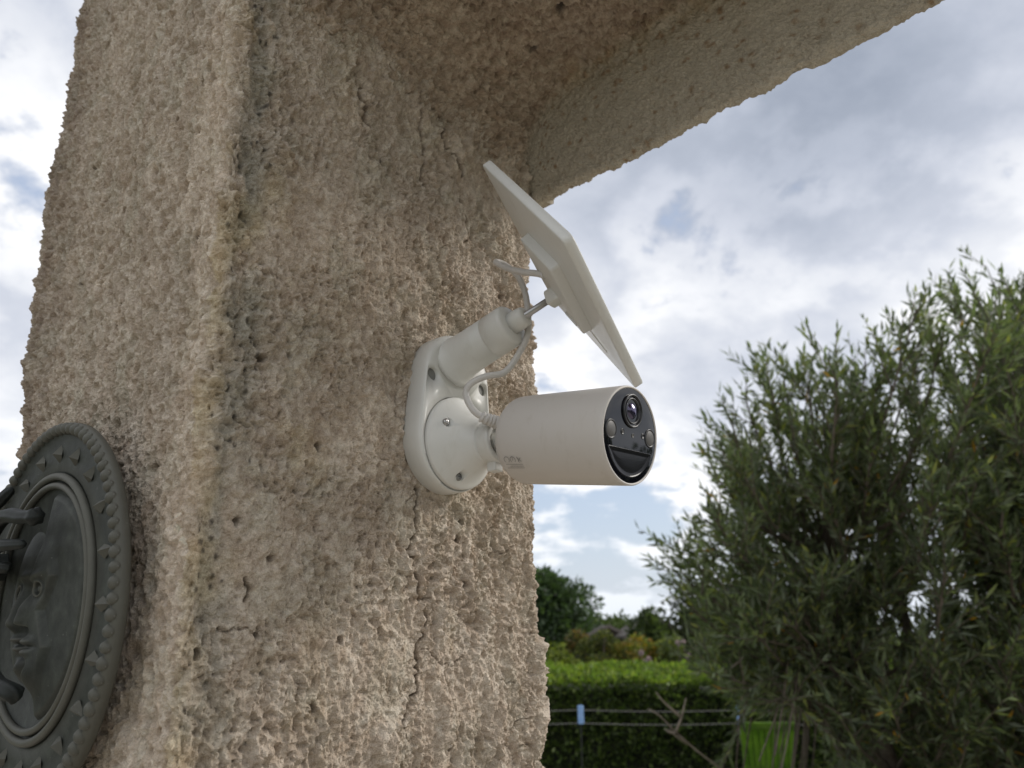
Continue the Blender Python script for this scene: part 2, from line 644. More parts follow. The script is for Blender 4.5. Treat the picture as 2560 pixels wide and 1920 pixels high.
def roughcast(U, Z, wB, wL):
    """height of the thrown render in metres: lumps, shallow flat pockets, crusty ridges"""
    wu = U + 0.0035 * fbm(U / 0.016, Z / 0.02, 3, 3)
    wz = Z + 0.0035 * fbm(U / 0.018, Z / 0.016, 3, 23)
    d1, v1, e1_ = cells(wu / 0.0088, wz / 0.0105, 1)
    pit = -(1 - smooth01(0.16, 0.30 + 0.35 * v1, d1)) * smooth01(0.25, 0.5, v1)
    d2, v2, e2_ = cells(wu / 0.0048, wz / 0.0056, 2)
    pit2 = -(1 - smooth01(0.12, 0.46, d2)) * smooth01(0.35, 0.6, v2)
    d3, v3, _ = cells(wu / 0.021, wz / 0.026, 4)
    pit3 = -(1 - smooth01(0.12, 0.30, d3)) * (v3 > 0.55)
    lump = fbm(wu / 0.010, wz / 0.015, 4, 7)
    mid_ = fbm(wu / 0.034, wz / 0.052, 3, 31)
    fine = fbm(U / 0.0048, Z / 0.0052, 2, 41)
    crust = np.clip(1 - np.abs(fbm(wu / 0.0075, wz / 0.0085, 3, 47)) * 2.8, 0, 1)
    hA = 0.0032 * pit + 0.0015 * pit2 + 0.0018 * pit3 + 0.0012 * lump + 0.0012 * mid_ + 0.0011 * fine + 0.0008 * crust
    # the reveal: softer trowelled patches broken by clods, running a little downwards
    clod = fbm(wu / 0.017, wz / 0.028, 4, 53, 0.6)
    flat = np.maximum(clod, -0.12 + 0.1 * mid_)
    rid = 1 - np.abs(fbm(wu / 0.014, wz / 0.024, 3, 63)) * 2.6
    rid = np.clip(rid, 0, 1) ** 3
    msk = smooth01(-0.25, 0.25, fbm(U / 0.05, Z / 0.07, 3, 77))
    hB = 0.0040 * flat + 0.0016 * rid * (0.4 + 0.9 * msk) + 0.0016 * pit * (0.35 + msk) + 0.0016 * pit2 * (0.35 + msk) + 0.0013 * lump * (0.5 + msk) + 0.0020 * mid_ + 0.0018 * fine + 0.0013 * crust * (0.3 + msk)
    d5, v5, _ = cells(wu / 0.0031, wz / 0.0036, 6)
    pock = -(1 - smooth01(0.10, 0.40, d5)) * (v5 > 0.35)
    hA = hA + 0.0005 * pock
    hB = hB + 0.0010 * pock * (0.35 + 0.8 * msk)
    hL = 0.0048 * lump + 0.0036 * pit + 0.0026 * pit2 + 0.0026 * fine + 0.0024 * mid_
    return (hA * (1 - wL) + hL * wL) * (1 - wB) + hB * wB, crust, flat, msk


H, pit_, vv_, msk_ = roughcast(U, Z, wB, wL)
# long undulation and the trowel ridge just behind the near corner
H = H + 0.0035 * fbm(U / 0.12, Z / 0.16, 2, 91)
sB = PA - e1                                          # distance from the near corner along the reveal
onB = (colidx >= iB0) & (colidx < iB1)
H = H + np.where(onB[None, :], -0.0040 * np.exp(-((sB - 0.014) / 0.011) ** 2), 0)
# vertical furrows and drips toward the far edge
fur = fbm(sB / 0.019 + 0.8 * fbm(sB / 0.05, Z / 0.05, 2, 103), Z / 0.075, 3, 101)
fur = np.where(fur > 0, fur, 0.55 * fur)
H = H + np.where(onB[None, :], 0.0085 * fur * smooth01(0.13, 0.21, sB), 0)
# crumbled far arris
arr = smooth01(iB1 - 34, iB1 - 6, colidx)[None, :] * (colidx < iB1 + 8)[None, :]
H = H + arr * (0.0016 * fbm(Z / 0.0075, U / 0.012, 3, 111, 0.6) + 0.0024 * fbm(Z / 0.035, U / 0.05, 2, 113))
arr1 = np.exp(-((colidx - (iB0 + 4)) / 16.0) ** 2)[None, :]
H = H + arr1 * (0.0016 + 0.0042 * fbm(Z / 0.020, U / 0.03, 4, 121, 0.65))

# ---- colour of the old paint: cream to pinkish tan, grey-green growth behind the near corner, stains
base = np.array([0.67, 0.59, 0.495])
pk = fbm(U / 0.07, Z / 0.09, 4, 131)[..., None]
C = base * (1 + 0.10 * pk)
gr = smooth01(-0.1, 0.5, fbm(U / 0.03, Z / 0.05, 4, 141))[..., None]
C = C * (1 - 0.7 * gr) + 0.7 * gr * np.array([0.60, 0.55, 0.455])
blot = smooth01(0.10, 0.45, fbm(U / 0.012, Z / 0.017, 4, 151))[..., None]
C = C * (1 - 0.15 * blot * np.array([0.75, 0.95, 1.15]))
# fine random mottle, browner between paler flecks
mottle = smooth01(-0.15, 0.35, fbm(U / 0.0062, Z / 0.0085, 3, 191) + 0.5 * fbm(U / 0.03, Z / 0.04, 2, 193))[..., None]
C = C * (1 - (1 - mottle) * np.array([0.20, 0.235, 0.265]))
pale = smooth01(0.12, 0.5, fbm(U / 0.010, Z / 0.020, 4, 161))[..., None]
C = C * (1 + 0.10 * pale)
strip = np.where(onB[None, :], np.exp(-((sB - 0.016 - 0.008 * fbm(Z / 0.06, Z * 0, 3, 171)) / 0.012) ** 2), 0)
strip = 0.8 * strip * smooth01(-0.45, 0.25, fbm(U / 0.02, Z / 0.05, 4, 173))
lip = np.exp(-((colidx - (iB0 - 12)) / 26.0) ** 2)[None, :, None]
C = C * (1 + 0.22 * lip)
C = C * (1 - 0.85 * strip[..., None]) + 0.85 * strip[..., None] * np.array([0.37, 0.36, 0.305])
dk, dv, _ = cells(U / 0.007, Z / 0.009, 9)
spots = (strip > 0.25) * (dv > 0.6) * (1 - smooth01(0.10, 0.28, dk))
C = C * (1 - 0.7 * spots[..., None])
yel = smooth01(0.05, 0.5, fbm(U / 0.045, Z / 0.07, 4, 181)) * np.where(onB[None, :], 1 - smooth01(0.03, 0.11, sB), 0)
C = C * (1 - 0.24 * yel[..., None] * np.array([0.1, 0.25, 0.75]))
warmA = ((1 - wB) * (1 - wL) * smooth01(0.12, -0.05, Z))[..., None] if False else 0
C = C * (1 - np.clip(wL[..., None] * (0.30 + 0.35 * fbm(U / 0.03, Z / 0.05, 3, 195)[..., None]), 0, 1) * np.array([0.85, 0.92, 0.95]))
C = np.clip(C, 0.02, 0.85)


def wander(p0, p1, rng, amp=0.13, it=5):
    pts = [np.array(p0, float), np.array(p1, float)]
    for k in range(it):
        nw = [pts[0]]
        for a, b in zip(pts[:-1], pts[1:]):
            d = b - a
            nw += [(a + b) / 2 + np.array([-d[1], d[0]]) * rng.normal() * amp, b]
        pts = nw
    return np.array(pts)


crng = np.random.default_rng(3)


def crack(px_list, depth, width, dark):
    """groove following points seen on the reveal, cut into the relief"""
    loc = []
    for x, y in px_list:
        q = on_plane(x, y, P0, NBv)
        loc.append(((q - P0) @ TBv, q[2] - EZ))
    pts = np.concatenate([wander(a, b, crng)[:-1] for a, b in zip(loc[:-1], loc[1:])])
    d = np.concatenate([[0], np.cumsum(np.hypot(*np.diff(pts, axis=0).T))])
    tt = np.arange(0, d[-1], 0.0004)
    ps = np.stack([np.interp(tt, d, pts[:, 0]), np.interp(tt, d, pts[:, 1])], 1)
    wv = width * (0.55 + 0.7 * np.abs(perlin(tt / 0.012, tt * 0 + width * 1e4, 5)) + 0.3 * perlin(tt / 0.003, tt * 0, 6))
    for (s, z), wd, k in zip(ps, wv, range(len(ps))):
        i = int(np.searchsorted(zr, z))
        if i < 4 or i > NRr - 5:
            continue
        row = PA[i]
        j = iB0 + int(np.searchsorted(row[iB0:iB1], s))
        sl = (slice(i - 4, i + 5), slice(max(j - 4, iB0), j + 5))
        g = np.exp(-(((PA[sl] - s) ** 2 + (Z[sl] - z) ** 2) / max(wd, 2e-4) ** 2))
        CR[sl] = np.maximum(CR[sl], g * depth)
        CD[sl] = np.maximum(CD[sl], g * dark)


CR = np.zeros_like(H)
CD = np.zeros_like(H)
crack([(1046, 1215), (1050, 1232), (1046, 1300), (1034, 1400), (1052, 1500), (1046, 1600), (1042, 1720), (1008, 1790), (1002, 1920), (1000, 1960)], 0.0050, 0.0012, 0.95)
crack([(1085, 120), (1092, 190), (1112, 270), (1106, 335), (1140, 390), (1158, 440)], 0.0055, 0.0014, 1.0)
crack([(1155, 490), (1166, 545), (1172, 590), (1160, 605)], 0.0045, 0.0012, 0.95)
crack([(1172, 220), (1175, 185), (1210, 160), (1225, 130)], 0.0050, 0.0014, 1.0)
crack([(1048, 230), (1048, 300), (1066, 370), (1068, 470)], 0.003, 0.0014, 0.6)
crack([(905, 220), (912, 290), (925, 320)], 0.003, 0.0016, 0.8)
crack([(617, 1445), (627, 1465), (613, 1505)], 0.003, 0.0012, 0.9)
crack([(555, 1568), (580, 1576), (622, 1570)], 0.0025, 0.0009, 0.7)
crack([(1225, 1390), (1250, 1385), (1290, 1362)], 0.002, 0.0007, 0.6)
crack([(1245, 1700), (1280, 1710)], 0.002, 0.0007, 0.6)
crack([(1238, 1840), (1260, 1830), (1330, 1795)], 0.002, 0.0007, 0.6)
crack([(1240, 1868), (1290, 1872), (1335, 1866)], 0.002, 0.0006, 0.5)
crack([(1050, 1620), (1090, 1655), (1130, 1665), (1155, 1640)], 0.002, 0.0007, 0.6)
crack([(1020, 1260), (1036, 1240), (1048, 1236)], 0.002, 0.0007, 0.6)
crack([(1052, 1500), (1075, 1493)], 0.002, 0.0007, 0.6)
crack([(1010, 900), (1000, 960), (990, 1040)], 0.002, 0.0007, 0.35)
# deep holes
for hx, hy, hr, dp in [(655, 895, .0034, .008), (720, 890, .0026, .005), (1250, 740, .0030, .006), (800, 1115, .0032, .006), (1150, 1345, .0036, .008), (1153, 1306, .0026, .006),
                       (505, 1635, .003, .006), (850, 1600, .0028, .005), (680, 1395, .003, .004), (915, 275, .004, .006), (950, 400, .0025, .005), (1140, 40, .003, .006),
                       (640, 1590, .0025, .005), (780, 1770, .003, .005), (1120, 1868, .0026, .006), (1165, 1460, .0026, .005), (1330, 560, .002, .004), (600, 1300, .0026, .004)]:
    q = on_plane(hx, hy, P0, NBv)
    s, z = (q - P0) @ TBv, q[2] - EZ
    dd = np.hypot((PA - s) * 1.1, (Z - z) * 0.9) * (1 + 0.45 * fbm(PA / 0.004, Z / 0.004, 2, 201))
    g = np.where(onB[None, :], 1 - smooth01(0.4 * hr, hr, dd), 0)
    CR = np.maximum(CR, g * dp)
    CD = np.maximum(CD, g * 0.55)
hA = np.random.default_rng(8)
for k in range(70):
    jj, ii = hA.integers(iA0, iA1), hA.integers(60, NRr - 30)
    s0, zz = U[ii, jj], zr[ii]
    hr = 0.0010 + 0.0016 * hA.random()
    dd = np.hypot(U - s0, Z - zz)
    g = np.where(~onB[None, :], 1 - smooth01(0.4 * hr, hr, dd), 0)
    CR = np.maximum(CR, g * 0.004)
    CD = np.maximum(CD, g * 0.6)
H = H - CR
H = H + 0.00024 * np.random.default_rng(77).normal(size=H.shape)
C = C * (1 - CD[..., None] * np.array([0.80, 0.84, 0.88]))  # darkness of cracks and holes painted into the colour as well
# bulging clod low on the reveal
q = on_plane(968, 1858, P0, NBv)
dd = np.hypot((PA - (q - P0) @ TBv) / 0.015, (Z - q[2] + EZ) / 0.017)
H = H + np.where(onB[None, :], 0.006 * (1 - smooth01(0.55, 1.0, dd)), 0)
Hc = np.where((colidx < 10) | (colidx > NCc - 8), 0, 1)[None, :] * H
PAa, POo = PA + na_ * Hc, PO + no_ * Hc
PV = P0[None, None, :2] + PAa[..., None] * TBv[:2] + POo[..., None] * NBv[:2]
PV = np.concatenate([PV, (Z + EZ)[..., None]], -1)
PV[0, :, 2] = 0.0
pq = grid_quads(NRr, NCc)
back = np.array([[(k + 1) * NCc - 1, k * NCc, (k + 1) * NCc, (k + 2) * NCc - 1] for k in range(NRr - 1)])
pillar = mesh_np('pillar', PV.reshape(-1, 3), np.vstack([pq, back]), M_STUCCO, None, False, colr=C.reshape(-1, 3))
tag(pillar, 'thick cream roughcast pillar with cracks, carrying the camera and the bronze plaque', 'pillar')

# ------------------------------------------------------------------ lintel
ZS, ZD = 0.505, 0.395           # soffit and underside of the down-stand, relative to the eye
sf, sb, sbk = -0.215, 0.088, 0.135
# cross-section: distance along the profile, from the top of the front down, along the soffit, down the rear rib, up the back
prof = []


def pline(a, b, n):
    for t in np.linspace(0, 1, n, endpoint=False):
        prof.append((a[0] + (b[0] - a[0]) * t, a[1] + (b[1] - a[1]) * t))


pline((sf, 1.2), (sf, ZS + 0.01), 10)
pline((sf, ZS + 0.01), (sf + 0.01, ZS), 6)
pline((sf + 0.01, ZS), (sb - 0.012, ZS), 170)
for t in np.linspace(0, np.pi / 2, 10):
    prof.append((sb - 0.012 + 0.012 * math.sin(t), ZS - 0.012 + 0.012 * math.cos(t)))
pline((sb + 0.0005, ZS - 0.013), (sb + 0.012, ZD + 0.006), 70)
for t in np.linspace(0, np.pi / 2, 8):
    prof.append((sb + 0.018 - 0.006 * math.cos(t), ZD + 0.006 - 0.006 * math.sin(t)))
pline((sb + 0.020, ZD + 0.0005), (sbk, ZD + 0.06), 14)
pline((sbk + 0.001, ZD + 0.065), (sbk, 1.2), 6)
prof.append((sbk, 1.2))
prof = np.array(prof)
isoff = (prof[:, 1] > ZS - 0.012) & (prof[:, 1] < ZS + 0.02) & (prof[:, 0] < sb + 0.001)
RF = 0.085
oo = np.concatenate([[-0.02, -0.012, -0.006, -0.002], RF * (1 - np.cos(np.linspace(0, math.pi / 2, 90, endpoint=False))), np.arange(RF, 0.55, 0.0016), np.arange(0.55, 1.7, 0.03)])
LA = np.broadcast_to(prof[None, :, 0], (len(oo), len(prof))).copy()
LZ = np.broadcast_to(prof[None, :, 1], (len(oo), len(prof))).copy()
LO = np.broadcast_to(oo[:, None], LA.shape).copy()
fil = np.where(oo < RF, RF - np.sqrt(np.maximum(RF ** 2 - (RF - np.maximum(oo, 0)) ** 2, 0)), 0)
wsoff = np.where(prof[:, 0] < sb - 0.012, 1.0, np.clip((prof[:, 1] - (ZD + 0.01)) / (ZS - ZD - 0.01), 0, 1)) * (prof[:, 1] < ZS + 0.02)
wsoff = wsoff * np.where(prof[:, 1] > ZS + 0.001, 1, 1)
LZ = LZ + 0.036 * np.maximum(oo, 0)[:, None] - fil[:, None] * wsoff[None, :] * np.clip((ZS - ZD) / RF, 0, 1)
arcl = np.concatenate([[0], np.cumsum(np.hypot(np.diff(oo), np.diff(fil)))])
LB = np.broadcast_to(arcl[:, None], LA.shape)           # length along the surface, used by the relief
pu = np.concatenate([[0], np.cumsum(np.hypot(*np.diff(prof, axis=0).T))])
PU = np.broadcast_to(pu[None, :], LA.shape)
G3 = np.stack([LA, LO, LZ], -1)
nv = nrm(np.cross(np.gradient(G3, axis=1), np.gradient(G3, axis=0)))
if nv[200, 60, 2] > 0:
    nv = -nv                                             # the soffit looks down
HL, p_, v_, m_ = roughcast(PU + 3.0, LB + 2.0, np.ones_like(LA) * 0.55, np.zeros_like(LA))
wr = (smooth01(sb - 0.01, sb + 0.004, LA))
HL = HL * (1.7 - 1.35 * wr) * np.where(prof[:, 1] > 0.7, 0, 1)[None, :]
HL = HL + 0.006 * fbm(PU / 0.09, LB / 0.13, 3, 301) * (1 - wr)
HL = HL + (0.0034 * fbm(LB / 0.028, LA / 0.05, 3, 311) + 0.0016 * fbm(LB / 0.009, LA / 0.012, 3, 313, 0.65)) * np.exp(-((prof[None, :, 1] - ZD) / 0.012) ** 2)
seam = np.exp(-((LA - sb) ** 2 + (LZ - ZS) ** 2) / 0.016 ** 2)
HL = HL + seam * 0.004 * fbm(LB / 0.012, PU / 0.012, 4, 321, 0.6)
holes = np.zeros_like(HL)
for so, oa, hr in [(-0.02, 0.105, .0045), (0.0, 0.112, .0055), (0.022, 0.095, .0055), (0.035, 0.055, .005), (-0.045, 0.16, .004), (-0.06, 0.10, .003), (-0.03, 0.20, .004)]:
    dd = np.hypot(LA - so, LO - oa) * (1 + 0.5 * fbm(LA / 0.004, LB / 0.004, 2, 333))
    holes = np.maximum(holes, 1 - smooth01(0.5 * hr, hr, dd))
HL = HL - 0.006 * holes
CL = np.array([0.60, 0.51, 0.41]) * (1 + 0.14 * fbm(PU / 0.05, LB / 0.06, 4, 341))[..., None]
bl = smooth01(0.05, 0.5, fbm(PU / 0.02, LB / 0.024, 4, 351))[..., None]
CL = CL * (1 - 0.14 * bl * np.array([0.8, 1, 1.15]))
mottL = smooth01(-0.15, 0.35, fbm(PU / 0.0065, LB / 0.0085, 3, 391))[..., None]
CL = CL * (1 - (1 - mottL) * np.array([0.22, 0.26, 0.29]))
rib = wr[..., None]
CLr = np.array([0.56, 0.51, 0.42]) * (1 + 0.08 * fbm(PU / 0.02, LB / 0.03, 4, 361))[..., None]
sd, sv, _ = cells(PU / 0.0085 + 0.5 * fbm(PU / 0.01, LB / 0.01, 2, 5), LB / 0.011, 13)
sp = (sv > 0.45) * (1 - smooth01(0.06, 0.36, sd)) * smooth01(-0.2, 0.35, fbm(PU / 0.035, LB / 0.05, 3, 371) + 0.5 * smooth01(ZS - 0.05, ZS - 0.005, LZ))
CLr = CLr * (1 - 0.55 * sp[..., None] * np.array([0.75, 1.0, 1.2]))
CL = CL * (1 - rib) + CLr * rib
ochre = (seam * smooth01(-0.3, 0.3, fbm(PU / 0.015, LB / 0.02, 3, 381)))[..., None]
CL = CL * (1 - 0.20 * ochre * np.array([0.35, 0.65, 1.1]))
CL = CL * (1 - 0.75 * holes[..., None])
CL = np.clip(CL, 0.02, 0.85)
HL = HL + 0.00030 * np.random.default_rng(78).normal(size=HL.shape)
G3 = G3 + nv * HL[..., None]
LAa, LOo, LZz = G3[..., 0], G3[..., 1], G3[..., 2]
LV = P0[None, None, :2] + LAa[..., None] * TBv[:2] + LOo[..., None] * NBv[:2]
LV = np.concatenate([LV, (LZz + EZ)[..., None]], -1)
npf = len(prof)
lq = grid_quads(len(oo), npf)
endc = []
top = np.array([[k * npf + npf - 1, k * npf, (k + 1) * npf, (k + 1) * npf + npf - 1] for k in range(len(oo) - 1)])
lintel = mesh_np('lintel', LV.reshape(-1, 3), np.vstack([lq, top]), M_STUCCO, None, False, colr=CL.reshape(-1, 3))
tag(lintel, 'rough plastered lintel spanning from the pillar top, pale rib along its rear edge', 'lintel')

# ------------------------------------------------------------------ wall bracket
OB = np.array([-0.04114064, 0.51869906, 0.13474798 + EZ])     # on the reveal, behind the camera's axis
MB_ = frame(OB, TBv, ZV, NBv)                                  # x along the wall, y up, z out of the wall
br = thing('wall_bracket', 'white teardrop wall bracket with upper arm and round screwed mount on the pillar', 'bracket', MB_)


def teardrop(scale_off=0.0, n=72):
    """outline of the back plate: wide round bottom, narrower round top"""
    cb, rb = np.array([-0.0155, -0.0015]), 0.0378 + scale_off
    ct, rt_ = np.array([-0.0155, 0.0465]), 0.0330 + scale_off
    al = math.asin((rb - rt_) / (ct[1] - cb[1]))
    pts = []
    for t in np.linspace(math.pi - al, 2 * math.pi + al, n // 2):
        pts.append(cb + rb * np.array([math.cos(t), math.sin(t)]))
    for t in np.linspace(al, math.pi - al, n // 2):
        pts.append(ct + rt_ * np.array([math.cos(t), math.sin(t)]))
    return np.array(pts)


def loft(rings, cap0=True, cap1=True):
    n = len(rings[0])
    V = np.concatenate(rings)
    Q = grid_quads(len(rings), n, True)
    T = []
    if cap0:
        V = np.vstack([V, rings[0].mean(0)])
        T += [(len(V) - 1, (k + 1) % n, k) for k in range(n)]
    if cap1:
        V = np.vstack([V, rings[-1].mean(0)])
        b = (len(rings) - 1) * n
        T += [(len(V) - 1, b + k, b + (k + 1) % n) for k in range(n)]
    return V, Q, T


def cut(o, cutters):
    """bore holes into a mesh, keeping only the result"""
    tmp = []
    for V, Q, T in cutters:
        c_ = Geo().add(V, Q, T).build('bore', None, o)
        m = o.modifiers.new('bore', 'BOOLEAN')
        m.object = c_
        m.solver = 'EXACT'
        tmp.append(c_)
    bpy.context.view_layer.update()
    ev = o.evaluated_get(bpy.context.evaluated_depsgraph_get())
    me = bpy.data.meshes.new_from_object(ev)
    o.modifiers.clear()
    o.data = me
    for c_ in tmp:
        bpy.data.objects.remove(c_)
    return o


def bore(x, y, z0, z1, r, seg=32):
    V, Q, T = lathe([(r, z0), (r, z1)], seg)
    return V + np.array([x, y, 0]), Q, T


rings = []
for off, z in [(-0.0006, -0.0018), (0, -0.0010), (0, 0.0105), (-0.0004, 0.0135), (-0.0014, 0.0153), (-0.003, 0.0162), (-0.005, 0.0165)]:
    o2 = teardrop(off)
    rings.append(np.column_stack([o2, np.full(len(o2), z)]))
V, Q, T = loft(rings)
plate = Geo().add(V, Q, T).build('back_plate', M_WHITE2, br)
HOLES = [(-0.0426, 0.0414), (0.0095, 0.0429)]
cut(plate, [bore(hx, hy, 0.0125, 0.03, 0.0050) for hx, hy in HOLES] + [bore(-0.0148, -0.0042, 0.0140, 0.03, 0.0343, 72)])


def disc_at(name, x, y, z, r, h, mat, parent, seg=28, profile=None):
    pr = profile or [(r, 0), (r, h * 0.8), (r * 0.9, h)]
    V, Q, T = lathe(pr, seg)
    return Geo().add(V + np.array([x, y, z]), Q, T).build(name, mat, parent)


# blanked fixing holes
for hx, hy in HOLES:
    V, Q, T = lathe([(0.0049, 0.010), (0.0049, 0.0132), (0.0040, 0.0136)], 28)
    Geo().add(V + np.array([hx, hy, 0]), Q, T).build('fixing_hole_plug', M_HOLE, plate)

# round mount: cone with a lip, leaning neck, open socket
cx, cy = -0.0148, -0.0042
rings = []
ang = np.linspace(0, 2 * np.pi, 64, endpoint=False)
nkx, nky = -0.0090, -0.0062
prof_m = [(0.0335, 0.012, 0), (0.0335, 0.0178, 0), (0.0330, 0.0188, 0), (0.0312, 0.0200, .02), (0.0270, 0.0240, .12), (0.0225, 0.0290, .30), (0.0188, 0.0335, .52), (0.0168, 0.0370, .72), (0.0160, 0.0395, .85), (0.0157, 0.0410, .9)]
for r_, z, k in prof_m:
    rings.append(np.column_stack([cx + (nkx - cx) * k + r_ * np.cos(ang), cy + (nky - cy) * k + r_ * np.sin(ang), np.full(64, z)]))
V, Q, T = loft(rings)
mount = Geo().add(V, Q, T).build('round_mount', M_WHITE2, br)
SCREWS = [(-0.0372, 0.0050), (-0.0205, -0.0305), (0.0085, 0.0050)]
rings = []
for r_, z in [(0.0154, 0.040), (0.0158, 0.0412), (0.0158, 0.0505), (0.0152, 0.0515), (0.0128, 0.0517), (0.0098, 0.0495), (0.0088, 0.0455)]:
    rings.append(np.column_stack([nkx + (0.0006) + r_ * np.cos(ang), nky - 0.0006 + r_ * np.sin(ang), np.full(64, z)]))
V, Q, T = loft(rings)
sock = Geo().add(V, Q, T).build('socket_collar', M_WHITE2, mount)
# clamp lug under the collar
V, Q = box(-0.0128, -0.0045, -0.0282, -0.018, 0.0415, 0.0495)
bevel(mesh_np('clamp_lug', V, Q, M_WHITE2, mount, smooth=False), 0.001)


def cone_z(dx, dy):
    """height of the cone surface at an offset from its centre"""
    rr = np.array([p[0] for p in prof_m][::-1])
    zz = np.array([p[1] for p in prof_m][::-1])
    return float(np.interp(math.hypot(dx, dy), rr, zz))


cut(mount, [bore(sx, sy, cone_z(sx - cx, sy - cy) - 0.0016, 0.05, 0.0036) for sx, sy in SCREWS])
for k, (sx, sy) in enumerate(SCREWS):
    z_ = cone_z(sx - cx, sy - cy) - 0.0017
    V, Q, T = lathe([(0.0027, -0.001), (0.0027, 0.0004), (0.0022, 0.0011), (0.0010, 0.0013)], 20)
    Geo().add(V + np.array([sx, sy, z_]), Q, T).build('screw', M_STEEL if k != 1 else M_HOLE, mount)
    g = Geo()
    V, Q = box(-0.0017, 0.0017, -0.0003, 0.0003, 0.0008, 0.00145)
    g.add(V + np.array([sx, sy, z_]), Q)
    V, Q = box(-0.0003, 0.0003, -0.0017, 0.0017, 0.0008, 0.00140)
    g.add(V + np.array([sx, sy, z_]), Q)
    g.build('cross_slot', M_BLACKMATT, mount, smooth=False)

# upper arm that carries the panel rod
a0 = np.array([-0.0195, 0.0555, 0.004])
a1 = np.array([-0.0180, 0.0765, 0.081])
ad = nrm(a1 - a0)
ax_x = nrm(np.cross(np.array([0, 1.0, 0]), ad))
ax_y = np.cross(ad, ax_x)
AM = np.column_stack([ax_x, ax_y, ad])


def along(profile, name, mat, parent, seg=48):
    V, Q, T = lathe(profile, seg)
    return Geo().add(V @ AM.T + a0, Q, T).build(name, mat, parent)


LA_ = np.linalg.norm(a1 - a0)
arm = along([(0.0215, 0.010), (0.0190, 0.0125), (0.0173, 0.0155), (0.0163, 0.020), (0.0158, 0.030), (0.0155, 0.0478), (0.0150, 0.0482), (0.0150, 0.0488)], 'arm', M_WHITE2, br)
along([(0.0150, 0.0485), (0.0156, 0.0490), (0.0155, 0.0645), (0.0150, 0.0665), (0.0138, 0.0678), (0.0085, 0.0682)], 'arm_collar', M_WHITE2, arm)
along([(0.0080, 0.0675), (0.0076, 0.0760), (0.0072, 0.0788), (0.0060, 0.0802), (0.0030, 0.0806)], 'ball_socket', M_WHITE2, arm)
along([(0.0028, 0.078), (0.0028, 0.0795), (0.0024, 0.0800), (0.0024, 0.1040)], 'panel_rod', M_STEEL, arm, 20)

# ------------------------------------------------------------------ security camera
FC = np.array([0.07123506, 0.41017911, 0.11279261 + EZ])       # centre of the front rim
NK = OB + TBv * (-0.0082) + ZV * (-0.0066) + NBv * 0.047       # inside the socket collar
AX = nrm(FC - NK)
LC = np.linalg.norm(FC - NK)
Xc = nrm(np.cross(ZV, AX))
Yc = np.cross(AX, Xc)
rl = R(3.5)
Xr, Yr = Xc * math.cos(rl) + Yc * math.sin(rl), -Xc * math.sin(rl) + Yc * math.cos(rl)
sc_cam = thing('security_camera', 'white cylindrical security camera with a glossy black face, pointing out from the bracket', 'security camera', frame(NK, Xr, Yr, AX))
BL = 0.0895                                                     # length of the barrel
zb = LC - BL
pr = [(0.0, zb)]
for t in np.linspace(0, math.pi / 2, 8):
    pr.append((0.0200 + 0.0095 * math.sin(t), zb + 0.0095 - 0.0095 * math.cos(t)))
pr += [(0.02965, zb + 0.02), (0.0300, LC - 0.004), (0.0300, LC - 0.0009), (0.0297, LC - 0.0002), (0.0292, LC), (0.0286, LC - 0.0002), (0.0284, LC - 0.0012)]
V, Q, T = lathe(pr[1:], 96, True, False)
body = Geo().add(V, Q, T).build('housing', M_WHITE, sc_cam)
# front pane, slightly domed
zf = LC - 0.0006
V, Q, T = lathe([(0.0284, zf - 0.002), (0.0284, zf - 0.0001), (0.02838, zf), (0.02830, zf + 0.00001), (0.020, zf + 0.0001), (0.010, zf + 0.00012)], 96, True, True)
face = Geo().add(V, Q, T).build('front_pane', M_GLASSBLACK, sc_cam)
zf2 = zf + 0.00012


def on_face(name, x, y, prof_, mat, parent, seg=40):
    V, Q, T = lathe(prof_, seg)
    return Geo().add(V + np.array([x, y, zf2]), Q, T).build(name, mat, parent)


lx, ly = 0.0008, 0.0148
V, Q, T = lathe([(0.0104, -0.001), (0.0104, 0.0008), (0.0101, 0.0013), (0.0094, 0.0013), (0.0088, 0.0004), (0.0088, -0.001), (0.0080, -0.001), (0.0080, 0.0006), (0.0077, 0.0010), (0.0072, 0.0009), (0.0066, -0.0010), (0.0060, -0.0012), (0.0058, -0.0006), (0.0056, -0.0016)], 56, True, False)
lens = Geo().add(V + np.array([lx, ly, zf2]), Q, T).build('lens_barrel', M_BLACKMATT, sc_cam)
V, Q, T = lathe([(0.0057, -0.0016), (0.0052, -0.0002), (0.0040, 0.0009), (0.0022, 0.0016), (0.0010, 0.0018)], 48, False, True)
Geo().add(V + np.array([lx, ly, zf2]), Q, T).build('lens_glass', M_LENS, lens)
for ex, ey, er in [(-0.0208, 0.0010, 0.0047), (0.0216, 0.0010, 0.0047)]:
    ring_ = on_face('lamp_ring', ex, ey, [(er + 0.0011, -0.001), (er + 0.0011, 0.0003), (er + 0.0008, 0.0005), (er + 0.0002, 0.0004), (er, 0.0)], M_BLACKMATT, sc_cam)
    on_face('lamp_window', ex, ey, [(er, -0.0008), (er, 0.0002), (er * 0.9, 0.0004)], M_LED, ring_)
for ex, ey, er, m_ in [(-0.0088, 0.0010, 0.0013, M_BLACKMATT), (0.0024, 0.0000, 0.0009, M_LED), (0.0135, 0.0012, 0.0012, M_BLACKMATT)]:
    s_ = on_face('sensor_dot', ex, ey, [(er * 1.5, -0.0008), (er * 1.5, 0.0001), (er * 1.2, 0.0004), (er, 0.0002)], m_, sc_cam, 20)
on_face('status_lamp', -0.0088, 0.0010, [(0.0007, -0.0003), (0.0007, 0.0004)], M_LED, sc_cam, 14)
# motion-sensor window: a segment of the disc under a chord, slightly raised with a rounded rim
Rp, ych = 0.0252, -0.0085


